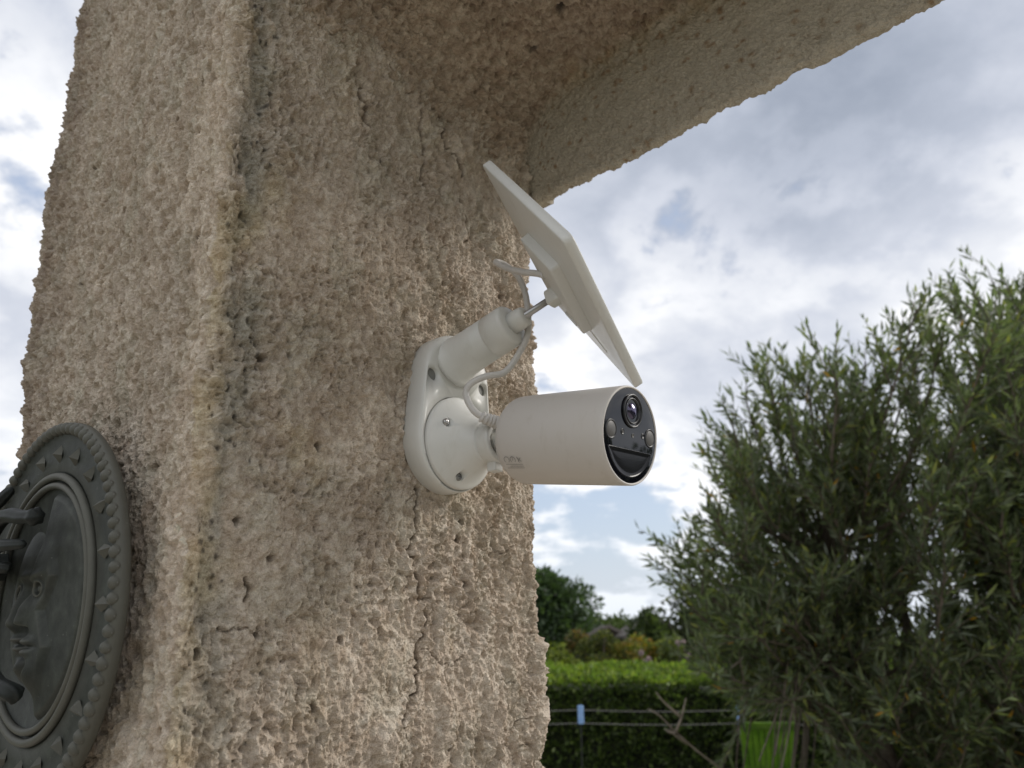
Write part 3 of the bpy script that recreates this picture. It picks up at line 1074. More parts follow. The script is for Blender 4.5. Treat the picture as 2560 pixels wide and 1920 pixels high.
def segment_outline(shrink):
    r_ = Rp - shrink
    yc_ = ych - shrink
    th0 = math.asin(yc_ / r_)
    pts = [(r_ * math.cos(t), r_ * math.sin(t)) for t in np.linspace(math.pi - th0, 2 * math.pi + th0, 44)]
    x1 = pts[-1][0]
    pts += [(x1 * k, yc_) for k in np.linspace(1, -1, 20)[1:-1]]
    return np.array(pts)


rings = []
for sh, z in [(0, -0.001), (0, 0.00055), (0.0003, 0.00075), (0.0006, 0.00075), (0.0008, 0.0006), (0.0030, 0.00065), (0.006, 0.0007)]:
    o2 = segment_outline(sh)
    rings.append(np.column_stack([o2, np.full(len(o2), zf2 - 0.0006 + z)]))
V, Q, T = loft(rings)
Geo().add(V, Q, T).build('motion_sensor_window', M_PIR, sc_cam)
# ball stub into the socket, charging flap
V, Q, T = lathe([(0.004, -0.004), (0.0068, 0.0), (0.0072, 0.003), (0.0072, zb + 0.001)], 40)
Geo().add(V, Q, T).build('ball_stub', M_WHITE2, sc_cam)
V, Q = box(-0.0050, 0.0045, 0.0165, 0.0225, zb - 0.0075, zb + 0.006)
bevel(mesh_np('charging_flap', V, Q, M_HOLE, sc_cam, smooth=False), 0.0015)


# small printed marks at the rear of the barrel
def cyl(uv, rad=0.03003):
    uv = np.asarray(uv, float)
    th = uv[:, 0] / 0.03
    return np.column_stack([rad * np.cos(th), rad * np.sin(th), uv[:, 1]])


def stroke(g, pts, wd=0.00042):
    p = np.asarray(pts, float)
    t = nrm(np.gradient(p, axis=0))
    s = np.column_stack([-t[:, 1], t[:, 0]]) * wd / 2
    n = len(p)
    V = np.vstack([cyl(p + s, 0.0301), cyl(p - s, 0.0301)])
    g.add(V, [(k, k + 1, n + k + 1, n + k) for k in range(n - 1)])


def arcpts(c, r, a0_, a1_, n=14):
    a = np.linspace(R(a0_), R(a1_), n)
    return np.column_stack([c[0] + r * np.cos(a), c[1] + r * np.sin(a)])


th_m = 0.03 * math.radians(213)
g = Geo()
um, vm = th_m, zb + 0.013
stroke(g, arcpts((um, vm), 0.0021, 40, 320))                       # C
stroke(g, arcpts((um, vm + 0.0052), 0.0021, 40, 320))              # E of the conformity mark
stroke(g, [(um - 0.0020, vm + 0.0052), (um + 0.0006, vm + 0.0052)])
g.build('conformity_mark', M_INK, body, smooth=False)
g = Geo()
for k in range(3):
    stroke(g, [(um + 0.0034 + 0.0014 * k, vm - 0.002 + 0.003 * (k % 2)), (um + 0.0034 + 0.0014 * k, vm + 0.0125)], 0.00030)
stroke(g, [(um - 0.0020, vm + 0.0090), (um + 0.0020, vm + 0.0100)])
stroke(g, [(um - 0.0014, vm + 0.0120), (um + 0.0014, vm + 0.0092)])
stroke(g, [(um - 0.0014, vm + 0.0092), (um + 0.0014, vm + 0.0120)])
g.build('rating_print', M_INK, body, smooth=False)

# ------------------------------------------------------------------ solar panel
PZ = 0.475
PC = at(1405, 682, PZ)
pa, pb = nrm(np.array([0.37, -0.52, -0.77])), np.array([0.42, 0.835, -0.36])
pb = nrm(pb - pa * (pa @ pb))
pn = np.cross(pa, pb)                                            # sunny side
SL = 0.0655                                                      # half the side
sp_ = thing('solar_panel', 'small square white-backed solar panel tilted up on a steel rod above the camera', 'solar panel', frame(PC - pn * 0.0030, pa, pb, pn))


def rrect(hx, hy, r, n=6):
    pts = []
    for sx, sy, a in [(1, 1, 0), (-1, 1, 90), (-1, -1, 180), (1, -1, 270)]:
        for t in np.linspace(R(a), R(a + 90), n):
            pts.append((sx * (hx - r) + r * math.cos(t), sy * (hy - r) + r * math.sin(t)))
    return np.array(pts)


rings = []
for ins, z in [(0.034, -0.0016), (0.0030, -0.0003), (0.0005, -0.0002), (0, 0.0003), (0, 0.0054), (0.0006, 0.0060), (0.0025, 0.0062)]:
    o2 = rrect(SL - ins, SL - ins, 0.004)
    rings.append(np.column_stack([o2, np.full(len(o2), z)]))
V, Q, T = loft(rings)
Geo().add(V, Q, T).build('frame', M_WHITE2, sp_)
o2 = rrect(SL - 0.006, SL - 0.006, 0.003)
V, Q, T = loft([np.column_stack([o2, np.full(len(o2), z)]) for z in (0.0058, 0.0067)])
Geo().add(V, Q, T).build('solar_cell', M_CELL, sp_)
# raised junction box on the back
rings = []
for ins, z in [(-0.0006, -0.0010), (-0.0003, -0.0022), (0, -0.0048), (0, -0.0074), (0.0005, -0.0080), (0.002, -0.0082)]:
    o2 = rrect(0.0250 - ins, 0.0300 - ins, 0.0025) + np.array([0.004, 0.002])
    rings.append(np.column_stack([o2, np.full(len(o2), z)]))
V, Q, T = loft(rings[::-1])
jb = Geo().add(V, Q, T).build('junction_box', M_WHITE2, sp_)
V, Q = box(0.0065, 0.0235, 0.0240, 0.0264, -0.0092, -0.0080)
bevel(mesh_np('box_latch', V, Q, M_WHITE2, jb, smooth=False), 0.0004)
# rod socket: follows the arm's axis into the box
M3 = np.array(sp_.matrix_world)[:3, :3]
c0 = np.array(sp_.matrix_world)[:3, 3]
MB3 = np.column_stack([TBv, ZV, NBv])
rod_d = M3.T @ (MB3 @ ad)
rod_e = M3.T @ (OB + MB3 @ (a0 + ad * 0.1020) - c0)
zz = np.array([0, 0, 1.0])
sx_ = nrm(np.cross(np.array([1.0, 0.2, 0]), rod_d))
sy_ = np.cross(rod_d, sx_)
rings = []
for hw, hh, t in [(0.0044, 0.0050, -0.0010), (0.0049, 0.0056, -0.0003), (0.0050, 0.0058, 0.006), (0.0050, 0.0062, 0.010), (0.0052, 0.0070, 0.014)]:
    o2 = rrect(hw, hh, 0.0016, 4)
    rings.append(rod_e + o2[:, :1] * sx_ + o2[:, 1:] * sy_ + rod_d * t)
V, Q, T = loft(rings)
Geo().add(V, Q, T).build('rod_socket', M_WHITE2, sp_)
# lead lying on the back of the panel
pth = spline([(0.004, 0.030, -0.0014), (0.014, 0.036, -0.0012), (0.026, 0.044, -0.0008), (0.036, 0.050, -0.0006)], 30)
Geo().add(*tube(pth, 0.0008, 6)).build('moulded_rib', M_WHITE2, sp_)

# ------------------------------------------------------------------ cable
ce = NK + AX * (zb + 0.001) + Xr * -0.010 + Yr * 0.0105
pts = [at(1362, 690, 0.4765), at(1344, 684, 0.483), at(1300, 679, 0.500), at(1262, 668, 0.520), at(1240, 655, 0.530), at(1262, 662, 0.535), at(1294, 690, 0.530), at(1312, 730, 0.522), at(1319, 776, 0.516),
       at(1320, 830, 0.506), at(1298, 882, 0.500), at(1262, 930, 0.494), at(1214, 941, 0.490), at(1176, 960, 0.488), at(1165, 988, 0.487), at(1182, 1024, 0.482), at(1207, 1043, 0.482), at(1226, 1051, 0.484), at(1246, 1058, 0.486)]
pth = spline(pts, 150)
cb_ = thing('charging_cable', 'thin white cable looping from the solar panel down to the back of the camera', 'cable', frame(pth[0], RT, np.array([0, 1.0, 0]), ZV))
Geo().add(*tube(pth - pth[0], 0.0023, 12)).build('sheath', M_CABLE, cb_)
# ribbed strain relief on the last stretch
i0 = 131
sr = pth[i0:] - pth[0]
nseg = 44
sd_ = np.linspace(0, len(sr) - 1, nseg)
srp = np.stack([np.interp(sd_, np.arange(len(sr)), sr[:, k]) for k in range(3)], 1)
rad = 0.0033 + 0.0010 * np.linspace(0, 1, nseg) + 0.0007 * (np.sin(np.linspace(0, 5 * 2 * np.pi, nseg)) > 0)
Geo().add(*tube(srp, rad, 16)).build('strain_relief', M_CABLE, cb_)

# ------------------------------------------------------------------ bronze plaque
yaw, pit = -0.0142, 0.0859
PX = NBv * math.cos(yaw) + NAv * math.sin(yaw)
PN = np.cross(PX, ZV)
PY = ZV * math.cos(pit) + PN * math.sin(pit)
PN = np.cross(PX, PY)
E1p = P0 + TBv * (-0.188)
pc = E1p - NBv * 0.143 + NAv * 0.02
pc[2] = 0.0178 + EZ
plq = thing('sun_and_moon_plaque', 'dark round bronze plaque with sun and moon faces and a beaded rim on the pillar', 'plaque', frame(pc, PX, PY, PN))
RO = 0.1106
V, Q, T = lathe([(0.045, -0.0235), (0.047, -0.0105), (RO - 0.006, -0.0100), (RO - 0.001, -0.0078), (RO, -0.0066), (RO, -0.003), (RO - 0.0015, -0.0008), (RO - 0.004, -0.0005), (0.103, -0.0022), (0.100, -0.0030), (0.090, -0.0036), (0.080, -0.0030), (0.079, -0.0040)], 160, True, True)
Geo().add(V, Q, T).build('disc', M_BRONZE, plq)
bead_me = None
NBEAD = 84
for k in range(NBEAD):
    a = 2 * math.pi * k / NBEAD
    if bead_me is None:
        V, Q, T = lathe([(0.0039 * math.cos(t), 0.0036 * math.sin(t)) for t in np.linspace(-0.5, 1.35, 6)], 10, False, True)
        b_ = Geo().add(V, Q, T).build('bead', M_BRONZE, plq)
        bead_me = b_.data
    else:
        b_ = link(bpy.data.objects.new('bead', bead_me), plq)
    b_.location = (0.1065 * math.cos(a), 0.1065 * math.sin(a), -0.0015)
    b_.rotation_euler = (0, 0, a)
    b_.scale = (1.0, 0.95 + 0.08 * math.sin(k * 2.3), 1.0)
ray_me = None
for k in range(20):
    a = R(86.5 - 17.6 * k) if k < 16 else R(86.5 + 17.6 * (20 - k) + (360 - 17.6 * 20) * 0)
    if ray_me is None:
        V = [(0.0085, 0, -0.001), (0, 0.0042, 0.0008), (-0.0060, 0, -0.001), (0, -0.0042, 0.0008), (0.0005, 0, 0.0048)]
        b_ = mesh_np('ray', V, None, M_BRONZE, plq, False, tris=[(0, 1, 4), (1, 2, 4), (2, 3, 4), (3, 0, 4)])
        ray_me = b_.data
    else:
        b_ = link(bpy.data.objects.new('ray', ray_me), plq)
    b_.location = (0.0900 * math.cos(a), 0.0900 * math.sin(a), -0.0034)
    b_.rotation_euler = (0, 0, a)
for rr, mr in [(0.0765, 0.0024), (0.0708, 0.0021)]:
    a = np.linspace(0, 2 * np.pi, 120, endpoint=False)
    b = np.linspace(0, 2 * np.pi, 10, endpoint=False)
    V = np.stack([(rr + mr * np.cos(b)[None]) * np.cos(a)[:, None], (rr + mr * np.cos(b)[None]) * np.sin(a)[:, None], np.repeat(-0.0022 + mr * np.sin(b)[None], 120, 0)], -1).reshape(-1, 3)
    Q = np.array([[i * 10 + j, ((i + 1) % 120) * 10 + j, ((i + 1) % 120) * 10 + (j + 1) % 10, i * 10 + (j + 1) % 10] for i in range(120) for j in range(10)])
    mesh_np('inner_ring', V, Q, M_BRONZE, plq)

# faces in relief
gx = np.linspace(-0.0695, 0.0695, 280)
PXg, PYg = np.meshgrid(gx, gx)
prof_y = np.array([0.075, 0.0623, 0.0376, 0.0200, 0.0143, 0.0100, 0.0040, -0.0040, -0.0090, -0.0108, -0.0133, -0.0160, -0.0200, -0.0218, -0.0243, -0.0262, -0.0290, -0.0325, -0.0345, -0.039, -0.0440, -0.050, -0.060, -0.075])
prof_x = np.array([0.0060, 0.0045, -0.0016, -0.0022, -0.0012, 0.0016, -0.0020, -0.0070, -0.0102, -0.0098, 0.0030, 0.0036, -0.0004, -0.0012, 0.0026, 0.0002, 0.0010, 0.0060, 0.0062, 0.0030, 0.0040, 0.0080, 0.0120, 0.016])
xm = np.interp(PYg, prof_y[::-1], prof_x[::-1])
rr = np.hypot(PXg, PYg)


def gs(x, y, sx, sy, ang=0.0):
    c_, s_ = math.cos(ang), math.sin(ang)
    dx, dy = PXg - x, PYg - y
    return np.exp(-(((dx * c_ + dy * s_) / sx) ** 2 + ((-dx * s_ + dy * c_) / sy) ** 2))


def eye(x, y, sx, sy):
    d = np.hypot((PXg - x) / sx, (PYg - y) / sy)
    return 0.0022 * np.exp(-((d - 1) / 0.22) ** 2) + 0.0026 * np.exp(-(d / 0.55) ** 4) - 0.0012 * np.exp(-((d - 0.75) / 0.14) ** 2)


dome_s = np.sqrt(np.clip(1 - ((PXg + 0.016) / 0.033) ** 2 - ((PYg + 0.000) / 0.048) ** 2, 0, 1))
hs = -0.0075 + 0.0085 * dome_s
hs += 0.0050 * gs(-0.0150, -0.004, 0.0045, 0.012) + 0.0036 * gs(-0.0150, -0.0112, 0.006, 0.0042)
hs += 0.0022 * gs(-0.013, 0.0165, 0.014, 0.003) - 0.0040 * gs(-0.0255, 0.0070, 0.0085, 0.0062) - 0.0035 * gs(-0.006, 0.0070, 0.006, 0.006)
hs += eye(-0.0255, 0.0066, 0.0062, 0.0048) * 1.2
hs += 0.0042 * gs(-0.0120, -0.0200, 0.0085, 0.0021) + 0.0040 * gs(-0.0115, -0.0255, 0.0070, 0.0022) - 0.0022 * gs(-0.012, -0.0229, 0.009, 0.0008)
hs += 0.0050 * gs(-0.0090, -0.0370, 0.0075, 0.0062) - 0.0026 * gs(-0.010, -0.0300, 0.008, 0.0022)
hair = (1 - smooth01(0.0, 0.12, dome_s))
anga = np.arctan2(PYg, PXg + 0.016)
hs += hair * (0.0020 + 0.0014 * np.sin(anga * 62 + 500 * rr)) * (rr < 0.067)
em = smooth01(-0.0005, 0.0045, PXg - xm)
cheek_y = np.array([0.07, 0.03, 0.0154, -0.0036, -0.024, -0.04, -0.07])
cheek_x = np.array([0.010, 0.022, 0.0291, 0.0150, 0.0285, 0.022, 0.016])
xcx = np.interp(PYg, cheek_y[::-1], cheek_x[::-1])
infa = 1 - smooth01(-0.003, 0.004, PXg - xcx)
hm = -0.0022 + 0.0034 * infa * smooth01(-0.055, -0.03, PYg) * (1 - smooth01(0.02, 0.04, PYg)) + 0.0015 * np.clip(1 - (rr / 0.075) ** 2, 0, 1)
hm += 0.0040 * gs(-0.001, -0.004, 0.0065, 0.0090) + 0.0026 * gs(-0.004, -0.0105, 0.006, 0.004)
hm += 0.0026 * gs(0.010, 0.0160, 0.012, 0.0030, 0.15) - 0.0038 * gs(0.0115, 0.0085, 0.0080, 0.0050)
hm += eye(0.0113, 0.0086, 0.0058, 0.0040)
hm += 0.0030 * gs(0.005, -0.0208, 0.008, 0.0022) + 0.0030 * gs(0.0055, -0.0268, 0.007, 0.0022) - 0.0020 * gs(0.006, -0.0240, 0.009, 0.0008)
hm += 0.0030 * gs(0.009, -0.040, 0.010, 0.008)
edge = smooth01(0.0695, 0.062, rr)
ht = np.where(PXg > xm, hs + (np.maximum(hm, hs + 0.0015) - hs) * em, hs)
ht = -0.006 + (ht + 0.006) * edge * 1.05
for _ in range(2):
    pd = np.pad(ht, 1, mode='edge')
    ht = (pd[1:-1, 1:-1] * 4 + pd[:-2, 1:-1] + pd[2:, 1:-1] + pd[1:-1, :-2] + pd[1:-1, 2:]) / 8
# cut along the profile into two faces
nn = len(gx)
gq = grid_quads(nn, nn)
cen_in = (rr.ravel()[gq].max(1) < 0.0705)
moon = (PXg - xm).ravel()[gq].mean(1) > 0
VV = np.column_stack([PXg.ravel(), PYg.ravel(), ht.ravel()])


def submesh(name, sel):
    q = gq[sel]
    ids, inv = np.unique(q, return_inverse=True)
    return mesh_np(name, VV[ids], inv.reshape(-1, 4), M_BRONZE, plq)


sf_ = submesh('sun_face', cen_in & ~moon)
sf_['label'] = 'sun face with ridged hair'
mf_ = submesh('moon_face', cen_in & moon)
mf_['label'] = 'crescent moon face in profile'

# dark figure in front of the plaque: fluted lobes on a stem fixed to its left side
pframe = np.column_stack([PX, PY, PN])


def pl(px_, py_, out):
    q = on_plane(px_, py_, pc + PN * out, PN) - pc
    return pframe.T @ q


def lobe(pts, r0, r1, flutes, knob):
    p = spline(pts, 26)
    n = len(p)
    t = np.linspace(0, 1, n)
    r_ = r0 + (r1 - r0) * t
    if knob:
        r_ = r_ + knob * np.exp(-((t - 0.90) / 0.09) ** 2)
    r_[-1] *= 0.35
    r_[-2] *= 0.8
    V, Q, T = tube(p, r_, 24)
    a = np.tile(np.arange(24), n)
    c_ = np.repeat(p, 24, 0)
    k = 1 + 0.10 * np.cos(a * 2 * np.pi / 24 * flutes)
    V[:n * 24] = c_ + (V[:n * 24] - c_) * k[:, None]
    return Geo().add(V, Q, T).build('fluted_lobe', M_IRON, plq)


hub = pl(-70, 1420, 0.018)
lobe([hub, pl(0, 1300, 0.020), pl(60, 1293, 0.018), pl(102, 1290, 0.014)], 0.0052, 0.0030, 6, 0.0020)
lobe([hub, pl(-10, 1370, 0.022), pl(30, 1362, 0.02), pl(64, 1360, 0.016)], 0.0044, 0.0024, 6, 0.0)
lobe([hub, pl(-20, 1420, 0.022), pl(5, 1418, 0.02), pl(28, 1421, 0.016)], 0.0042, 0.0028, 6, 0.0)
lobe([hub, pl(-30, 1290, 0.016), pl(0, 1252, 0.014), pl(32, 1220, 0.010)], 0.0048, 0.0028, 6, 0.0)
lobe([hub, pl(-60, 1600, 0.018), pl(-20, 1700, 0.020), pl(20, 1728, 0.018), pl(52, 1742, 0.012)], 0.0048, 0.0046, 5, 0.0)
lobe([hub + np.array([0, 0, -0.018]), hub + np.array([0, 0, -0.01]), hub + np.array([0, 0, -0.004]), hub], 0.009, 0.009, 6, 0.0)

# ------------------------------------------------------------------ foliage tools
def leaf_geo(pos, d, ln_, wd, rng, col, fold=0.18):
    n = len(pos)
    d = nrm(d)
    side = nrm(np.cross(d, rng.normal(size=(n, 3))))
    up = np.cross(side, d)
    L = ln_[:, None]
    W = wd[:, None] * 0.5
    droop = rng.normal(size=(n, 1)) * 0.12
    V = np.stack([pos, pos + d * L * 0.45 + side * W + up * W * fold, pos + d * L + up * L * droop, pos + d * L * 0.45 - side * W + up * W * fold], 1)
    Q = np.arange(n * 4).reshape(n, 4)
    Cc = np.repeat(col, 4, 0)
    return V.reshape(-1, 3), Q, Cc


def pick(rng, n, pal, wts, var=0.18):
    pal = np.asarray(pal)
    i = rng.choice(len(pal), n, p=np.asarray(wts) / np.sum(wts))
    return np.clip(pal[i] * (1 + rng.normal(size=(n, 1)) * var), 0.004, 0.8)


def crown_mass(rng, lobes, n, size, pal, wts, shell=0.35, lw_=0.55, up_bias=0.3):
    """leaves spread over and inside a set of ellipsoid lobes (centre, radii)"""
    vol = np.array([np.prod(r) ** (2 / 3) for c, r in lobes])
    k = rng.choice(len(lobes), n, p=vol / vol.sum())
    cen = np.array([c for c, r in lobes])[k]
    rad = np.array([r for c, r in lobes])[k]
    d = nrm(rng.normal(size=(n, 3)))
    rr_ = 1 - shell * np.abs(rng.normal(size=(n, 1)))
    rr_ = np.clip(rr_ + 0.06 * rng.normal(size=(n, 1)), 0.15, 1.12)
    pos = cen + d * rad * rr_
    dr = nrm(d + rng.normal(size=(n, 3)) * 0.7 + np.array([0, 0, up_bias]))
    ln_ = size * (0.7 + 0.6 * rng.random(n))
    return leaf_geo(pos, dr, ln_, ln_ * lw_, rng, pick(rng, n, pal, wts))


def simple_tree(name, label, x, y, top, width, rng, n, size, pal, wts, lobes_n=14, trunk_h=None, group=None, depth=None, low=0.25):
    t = thing(name, label, 'tree' if 'tree' in name else 'shrub', frame(np.array([x, y, 0.0]), RT, np.array([0, 1.0, 0]), ZV), group)
    lobes = []
    h0 = top * low
    for k in range(lobes_n):
        f = rng.random()
        zz_ = h0 + (top - h0) * (0.12 + 0.74 * f)
        wr_ = width * 0.5 * math.sqrt(max(0.05, 1 - (2 * f - 0.75) ** 2 * 0.55))
        a = rng.random() * 2 * math.pi
        rad_ = wr_ * (0.35 + 0.25 * rng.random())
        q = (wr_ - rad_) * math.sqrt(rng.random())
        lobes.append((np.array([q * math.cos(a), q * math.sin(a), min(zz_, top - rad_ * 0.9)]), np.array([rad_, rad_, rad_ * 0.9])))
    V, Q, Cc = crown_mass(rng, lobes, n, size, pal, wts)
    mesh_np('crown', V, Q, M_LEAF, t, False, Cc)
    g = Geo()
    th = trunk_h or top * 0.6
    base_r = 0.03 * width + 0.02
    g.add(*tube(spline([(0, 0, -0.1), (0.02 * width, 0, th * 0.5), (0, 0.02, th)], 8), np.linspace(base_r, base_r * 0.5, 8), 8))
    for c, r in lobes[:8]:
        st = np.array([0, 0, th * 0.5 * (0.6 + 0.6 * rng.random())])
        g.add(*tube(spline([st, (st + c) / 2 + np.array([0, 0, 0.05 * top]), c], 7), np.linspace(base_r * 0.5, base_r * 0.12, 7), 6))
    g.build('trunk', M_BARK, t)
    return t


# ------------------------------------------------------------------ big narrow-leaved tree on the right
OL_P = [(0.100, 0.125, 0.070), (0.130, 0.158, 0.092), (0.075, 0.096, 0.056), (0.165, 0.190, 0.092), (0.190, 0.215, 0.165), (0.20, 0.21, 0.065), (0.40, 0.22, 0.025)]
OL_W = [5, 5, 3, 3.5, 3.5, 1.2, 0.12]
rng = np.random.default_rng(42)
T0 = np.array([2.15, 4.15, 0.0])
big_tree = thing('willow_leaved_tree', 'large bushy tree with narrow grey-green leaves filling the garden beside the pillar', 'tree', frame(T0, RT, np.array([0, 1.0, 0]), ZV))
tips = []
for x, y in [(2485, 630), (2545, 615), (2430, 670), (2385, 690), (2275, 690), (2310, 730), (2210, 780), (2150, 820), (2080, 870), (2005, 885), (2040, 920), (1885, 860), (1915, 890), (1950, 905), (1810, 990), (1775, 1110), (1790, 1060),
             (1765, 1200), (1800, 1230), (1730, 1330), (1750, 1320), (1740, 1400), (1770, 1470), (1700, 1290), (1690, 1360), (1725, 1450), (1755, 1530), (1765, 1600), (2380, 1380), (2330, 1420), (2440, 1360), (1790, 1560), (1850, 1620), (1810, 1640), (1860, 960), (1840, 1100), (2340, 770), (2460, 710), (2540, 710), (2250, 840), (2120, 950), (1990, 1010),
             (1900, 1050), (2180, 860), (2420, 740), (2500, 690), (2290, 800), (2060, 940), (1850, 1180), (1830, 1300), (1880, 1420), (1830, 1500)]:
    tips.append((at(x + 15, y + 85, 3.1 + 0.9 * rng.random()), True))
for k in range(360):
    for _ in range(40):
        x, y = 1800 + 1350 * rng.random(), 640 + 1500 * rng.random()
        lim = np.interp(x, [1650, 1760, 1800, 1880, 2000, 2150, 2280, 2480, 2800, 3300], [1500, 1400, 1150, 960, 960, 880, 780, 690, 560, 700])
        if y > lim + 130:
            break
    tips.append((at(x, y, 2.9 + 2.0 * rng.random()), False))
def in_gap(p):
    """the opening under the crown through which the chair is seen"""
    f = (p - EYE) / (p - EYE)[1] * 6.2
    return 1.80 < f[0] < 2.40 and f[2] < -0.60


gT = Geo()
pos_l, dir_l = [], []
trunk_pts = spline([T0 - np.array([0, 0, 0.1]), T0 + np.array([-0.03, 0.02, 0.5]), T0 + np.array([0.04, 0, 1.1]), T0 + np.array([0.0, -0.05, 1.8])], 16)
stems = [trunk_pts]
for k in range(5):
    a = 2 * math.pi * k / 5 + 0.2
    e_ = T0 + np.array([0.75 * math.cos(a), 0.5 * math.sin(a), 1.7 + 0.5 * rng.random()])
    stems.append(spline([T0 + np.array([0.04 * math.cos(a), 0.04 * math.sin(a), -0.05]), T0 + np.array([0.3 * math.cos(a), 0.22 * math.sin(a), 0.7]), e_], 14))
for s_ in stems:
    gT.add(*tube(s_ - T0, np.linspace(0.055, 0.025, len(s_)), 8))
allst = np.concatenate([s_[5:] for s_ in stems])


def twig(p, d, L, nl):
    e = p + d * L + np.array([0, 0, -0.02 * L])
    if in_gap(p) or in_gap(e):
        return
    m = (p + e) / 2 + rng.normal(size=3) * 0.04 * L
    q = np.array([p, m, e])
    gT.add(*tube(q - T0, np.array([0.0032, 0.0024, 0.0012]), 4, False))
    t = np.linspace(0.06, 1.0, nl) + rng.normal(size=nl) * 0.02
    t = np.clip(t, 0.02, 1)[:, None]
    pp = (1 - t) ** 2 * p + 2 * t * (1 - t) * m + t * t * e
    ax = nrm(e - p)
    perp = nrm(np.cross(np.broadcast_to(ax, (nl, 3)), rng.normal(size=(nl, 3))))
    pos_l.append(pp)
    dir_l.append(ax * (0.75 + 0.5 * t) + perp * 0.75)


for tip, outer in tips:
    dd = np.linalg.norm((allst - tip) * np.array([1, 1, 0.7]), axis=1) + np.where(allst[:, 2] > tip[2] - 0.15, 1.5, 0)
    st = allst[np.argmin(dd + 0.25 * rng.random(len(dd)))]
    L = np.linalg.norm(tip - st)
    md = (st + tip) / 2 + np.array([0, 0, -0.10 * L]) + rng.normal(size=3) * 0.05 * L
    path = spline([st, md, tip], 12)
    for lift in (0.2, 0.4, 0.6, 0.8, 1.0):
        if not any(in_gap(q) for q in path):
            break
        path = spline([st, md + np.array([0, 0, lift]), tip], 12)
    gT.add(*tube(path - T0, np.linspace(0.014, 0.003, 12), 5, False))
    n_t = int(11 + L * 11) if not outer else int(8 + L * 8)
    for j in range(n_t):
        f = 0.28 + 0.72 * rng.random() ** 0.8
        i = min(int(f * 11), 10)
        p = path[i] + (path[i + 1] - path[i]) * (f * 11 - i)
        ax = nrm(path[i + 1] - path[i])
        d = nrm(ax * 0.8 + nrm(rng.normal(size=3)) * 0.75 + np.array([0, 0, 0.45]))
        twig(p, d, 0.14 + 0.20 * rng.random(), 18)
    twig(path[-2], nrm(path[-1] - path[-2] + np.array([0, 0, 0.04])), 0.20 + 0.12 * rng.random(), 20)
gT.build('trunk', M_BARK, big_tree)
pos_l, dir_l = np.concatenate(pos_l), np.concatenate(dir_l)
nl = len(pos_l)
ln_ = 0.036 + 0.055 * rng.random(nl) ** 1.2
V, Q, Cc = leaf_geo(pos_l - T0, dir_l, ln_, 0.011 + 0.006 * rng.random(nl), rng, pick(rng, nl, OL_P, OL_W, 0.22))
mesh_np('crown', V, Q, M_LEAF, big_tree, False, Cc)
# bare bleached branches low on its near side
db = at_y(1600, 1850, 3.6)
for pts_ in [[(2040, 1960, 3.9), (1860, 1950, 3.75), (1760, 1890, 3.6), (1690, 1830, 3.55), (1650, 1790, 3.5), (1620, 1772, 3.5)], [(1690, 1830, 3.55), (1705, 1790, 3.5), (1715, 1745, 3.5)], [(1690, 1830, 3.55), (1676, 1832, 3.5), (1662, 1822, 3.5)],
             [(1720, 1860, 3.6), (1690, 1840, 3.5), (1672, 1822, 3.5)], [(1700, 1790, 3.5), (1660, 1755, 3.5), (1640, 1730, 3.5)], [(1880, 1620, 3.4), (1840, 1660, 3.4), (1800, 1690, 3.4)], [(1850, 1650, 3.4), (1860, 1700, 3.4), (1852, 1760, 3.4)]]:
    p = spline([at(*q) for q in pts_], 12)
    Geo().add(*tube(p - T0, np.linspace(0.008, 0.0025, 12), 5)).build('dead_branch', M_DEAD, big_tree)['label'] = 'pale bare dead branch'

# ------------------------------------------------------------------ hedge
HP = [(0.055, 0.085, 0.024), (0.085, 0.125, 0.034), (0.13, 0.175, 0.045), (0.030, 0.044, 0.016), (0.28, 0.31, 0.17)]
HW = [5, 5, 4, 3, 0.4]
rng = np.random.default_rng(7)
hx0, hx1, hy0, hy1, htop = -6.5, 10.0, 10.0, 11.6, 1.04
hedge = thing('clipped_hedge', 'long clipped green hedge with a bright top, standing behind the wire fence', 'hedge', frame(np.array([4.0, 10.6, 0]), RT, np.array([0, 1.0, 0]), ZV))
H0 = np.array([4.0, 10.6, 0])
n = 60000
xs = hx0 + (hx1 - hx0) * rng.random(n)
sel = rng.random(n)
ys = np.where(sel < 0.62, hy0 + 0.16 * np.abs(rng.normal(size=n)), hy0 + (hy1 - hy0) * rng.random(n))
top_z = htop + 0.14 * np.sin(np.clip((ys - hy0) / (hy1 - hy0), 0, 1) * math.pi / 1.5) + 0.07 * fbm(xs / 0.6, ys / 0.6, 4, 401)
zs = np.where(sel < 0.62, top_z * rng.random(n) ** 0.85, top_z - 0.05 * np.abs(rng.normal(size=n)))
shoot = rng.random(n) < 0.012
zs = zs + np.where(shoot & (sel >= 0.62), 0.10 * rng.random(n), 0)
pos = np.column_stack([xs, ys + 0.16 * fbm(xs / 0.45, zs / 0.40, 3, 411), zs])
dr = np.where((sel < 0.62)[:, None], np.array([0, -0.8, 0.35]), np.array([0, -0.15, 1.0])) + rng.normal(size=(n, 3)) * 0.6
col = pick(rng, n, HP, HW, 0.2)
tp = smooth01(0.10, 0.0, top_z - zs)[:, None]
col = col * (1 - tp) + tp * pick(rng, n, [(0.15, 0.22, 0.035), (0.21, 0.26, 0.045), (0.11, 0.17, 0.035)], [5, 3, 3])  # top leaves paler and yellower, sunlight painted into their colour
ln_ = 0.05 + 0.05 * rng.random(n)
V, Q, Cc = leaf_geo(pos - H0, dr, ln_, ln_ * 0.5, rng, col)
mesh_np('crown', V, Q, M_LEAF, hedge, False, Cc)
V, Q = box(hx0 + 0.1, hx1 - 0.1, hy0 + 0.22, hy1 - 0.1, -0.05, htop - 0.12)  # solid dark block: shade inside the hedge put into its colour
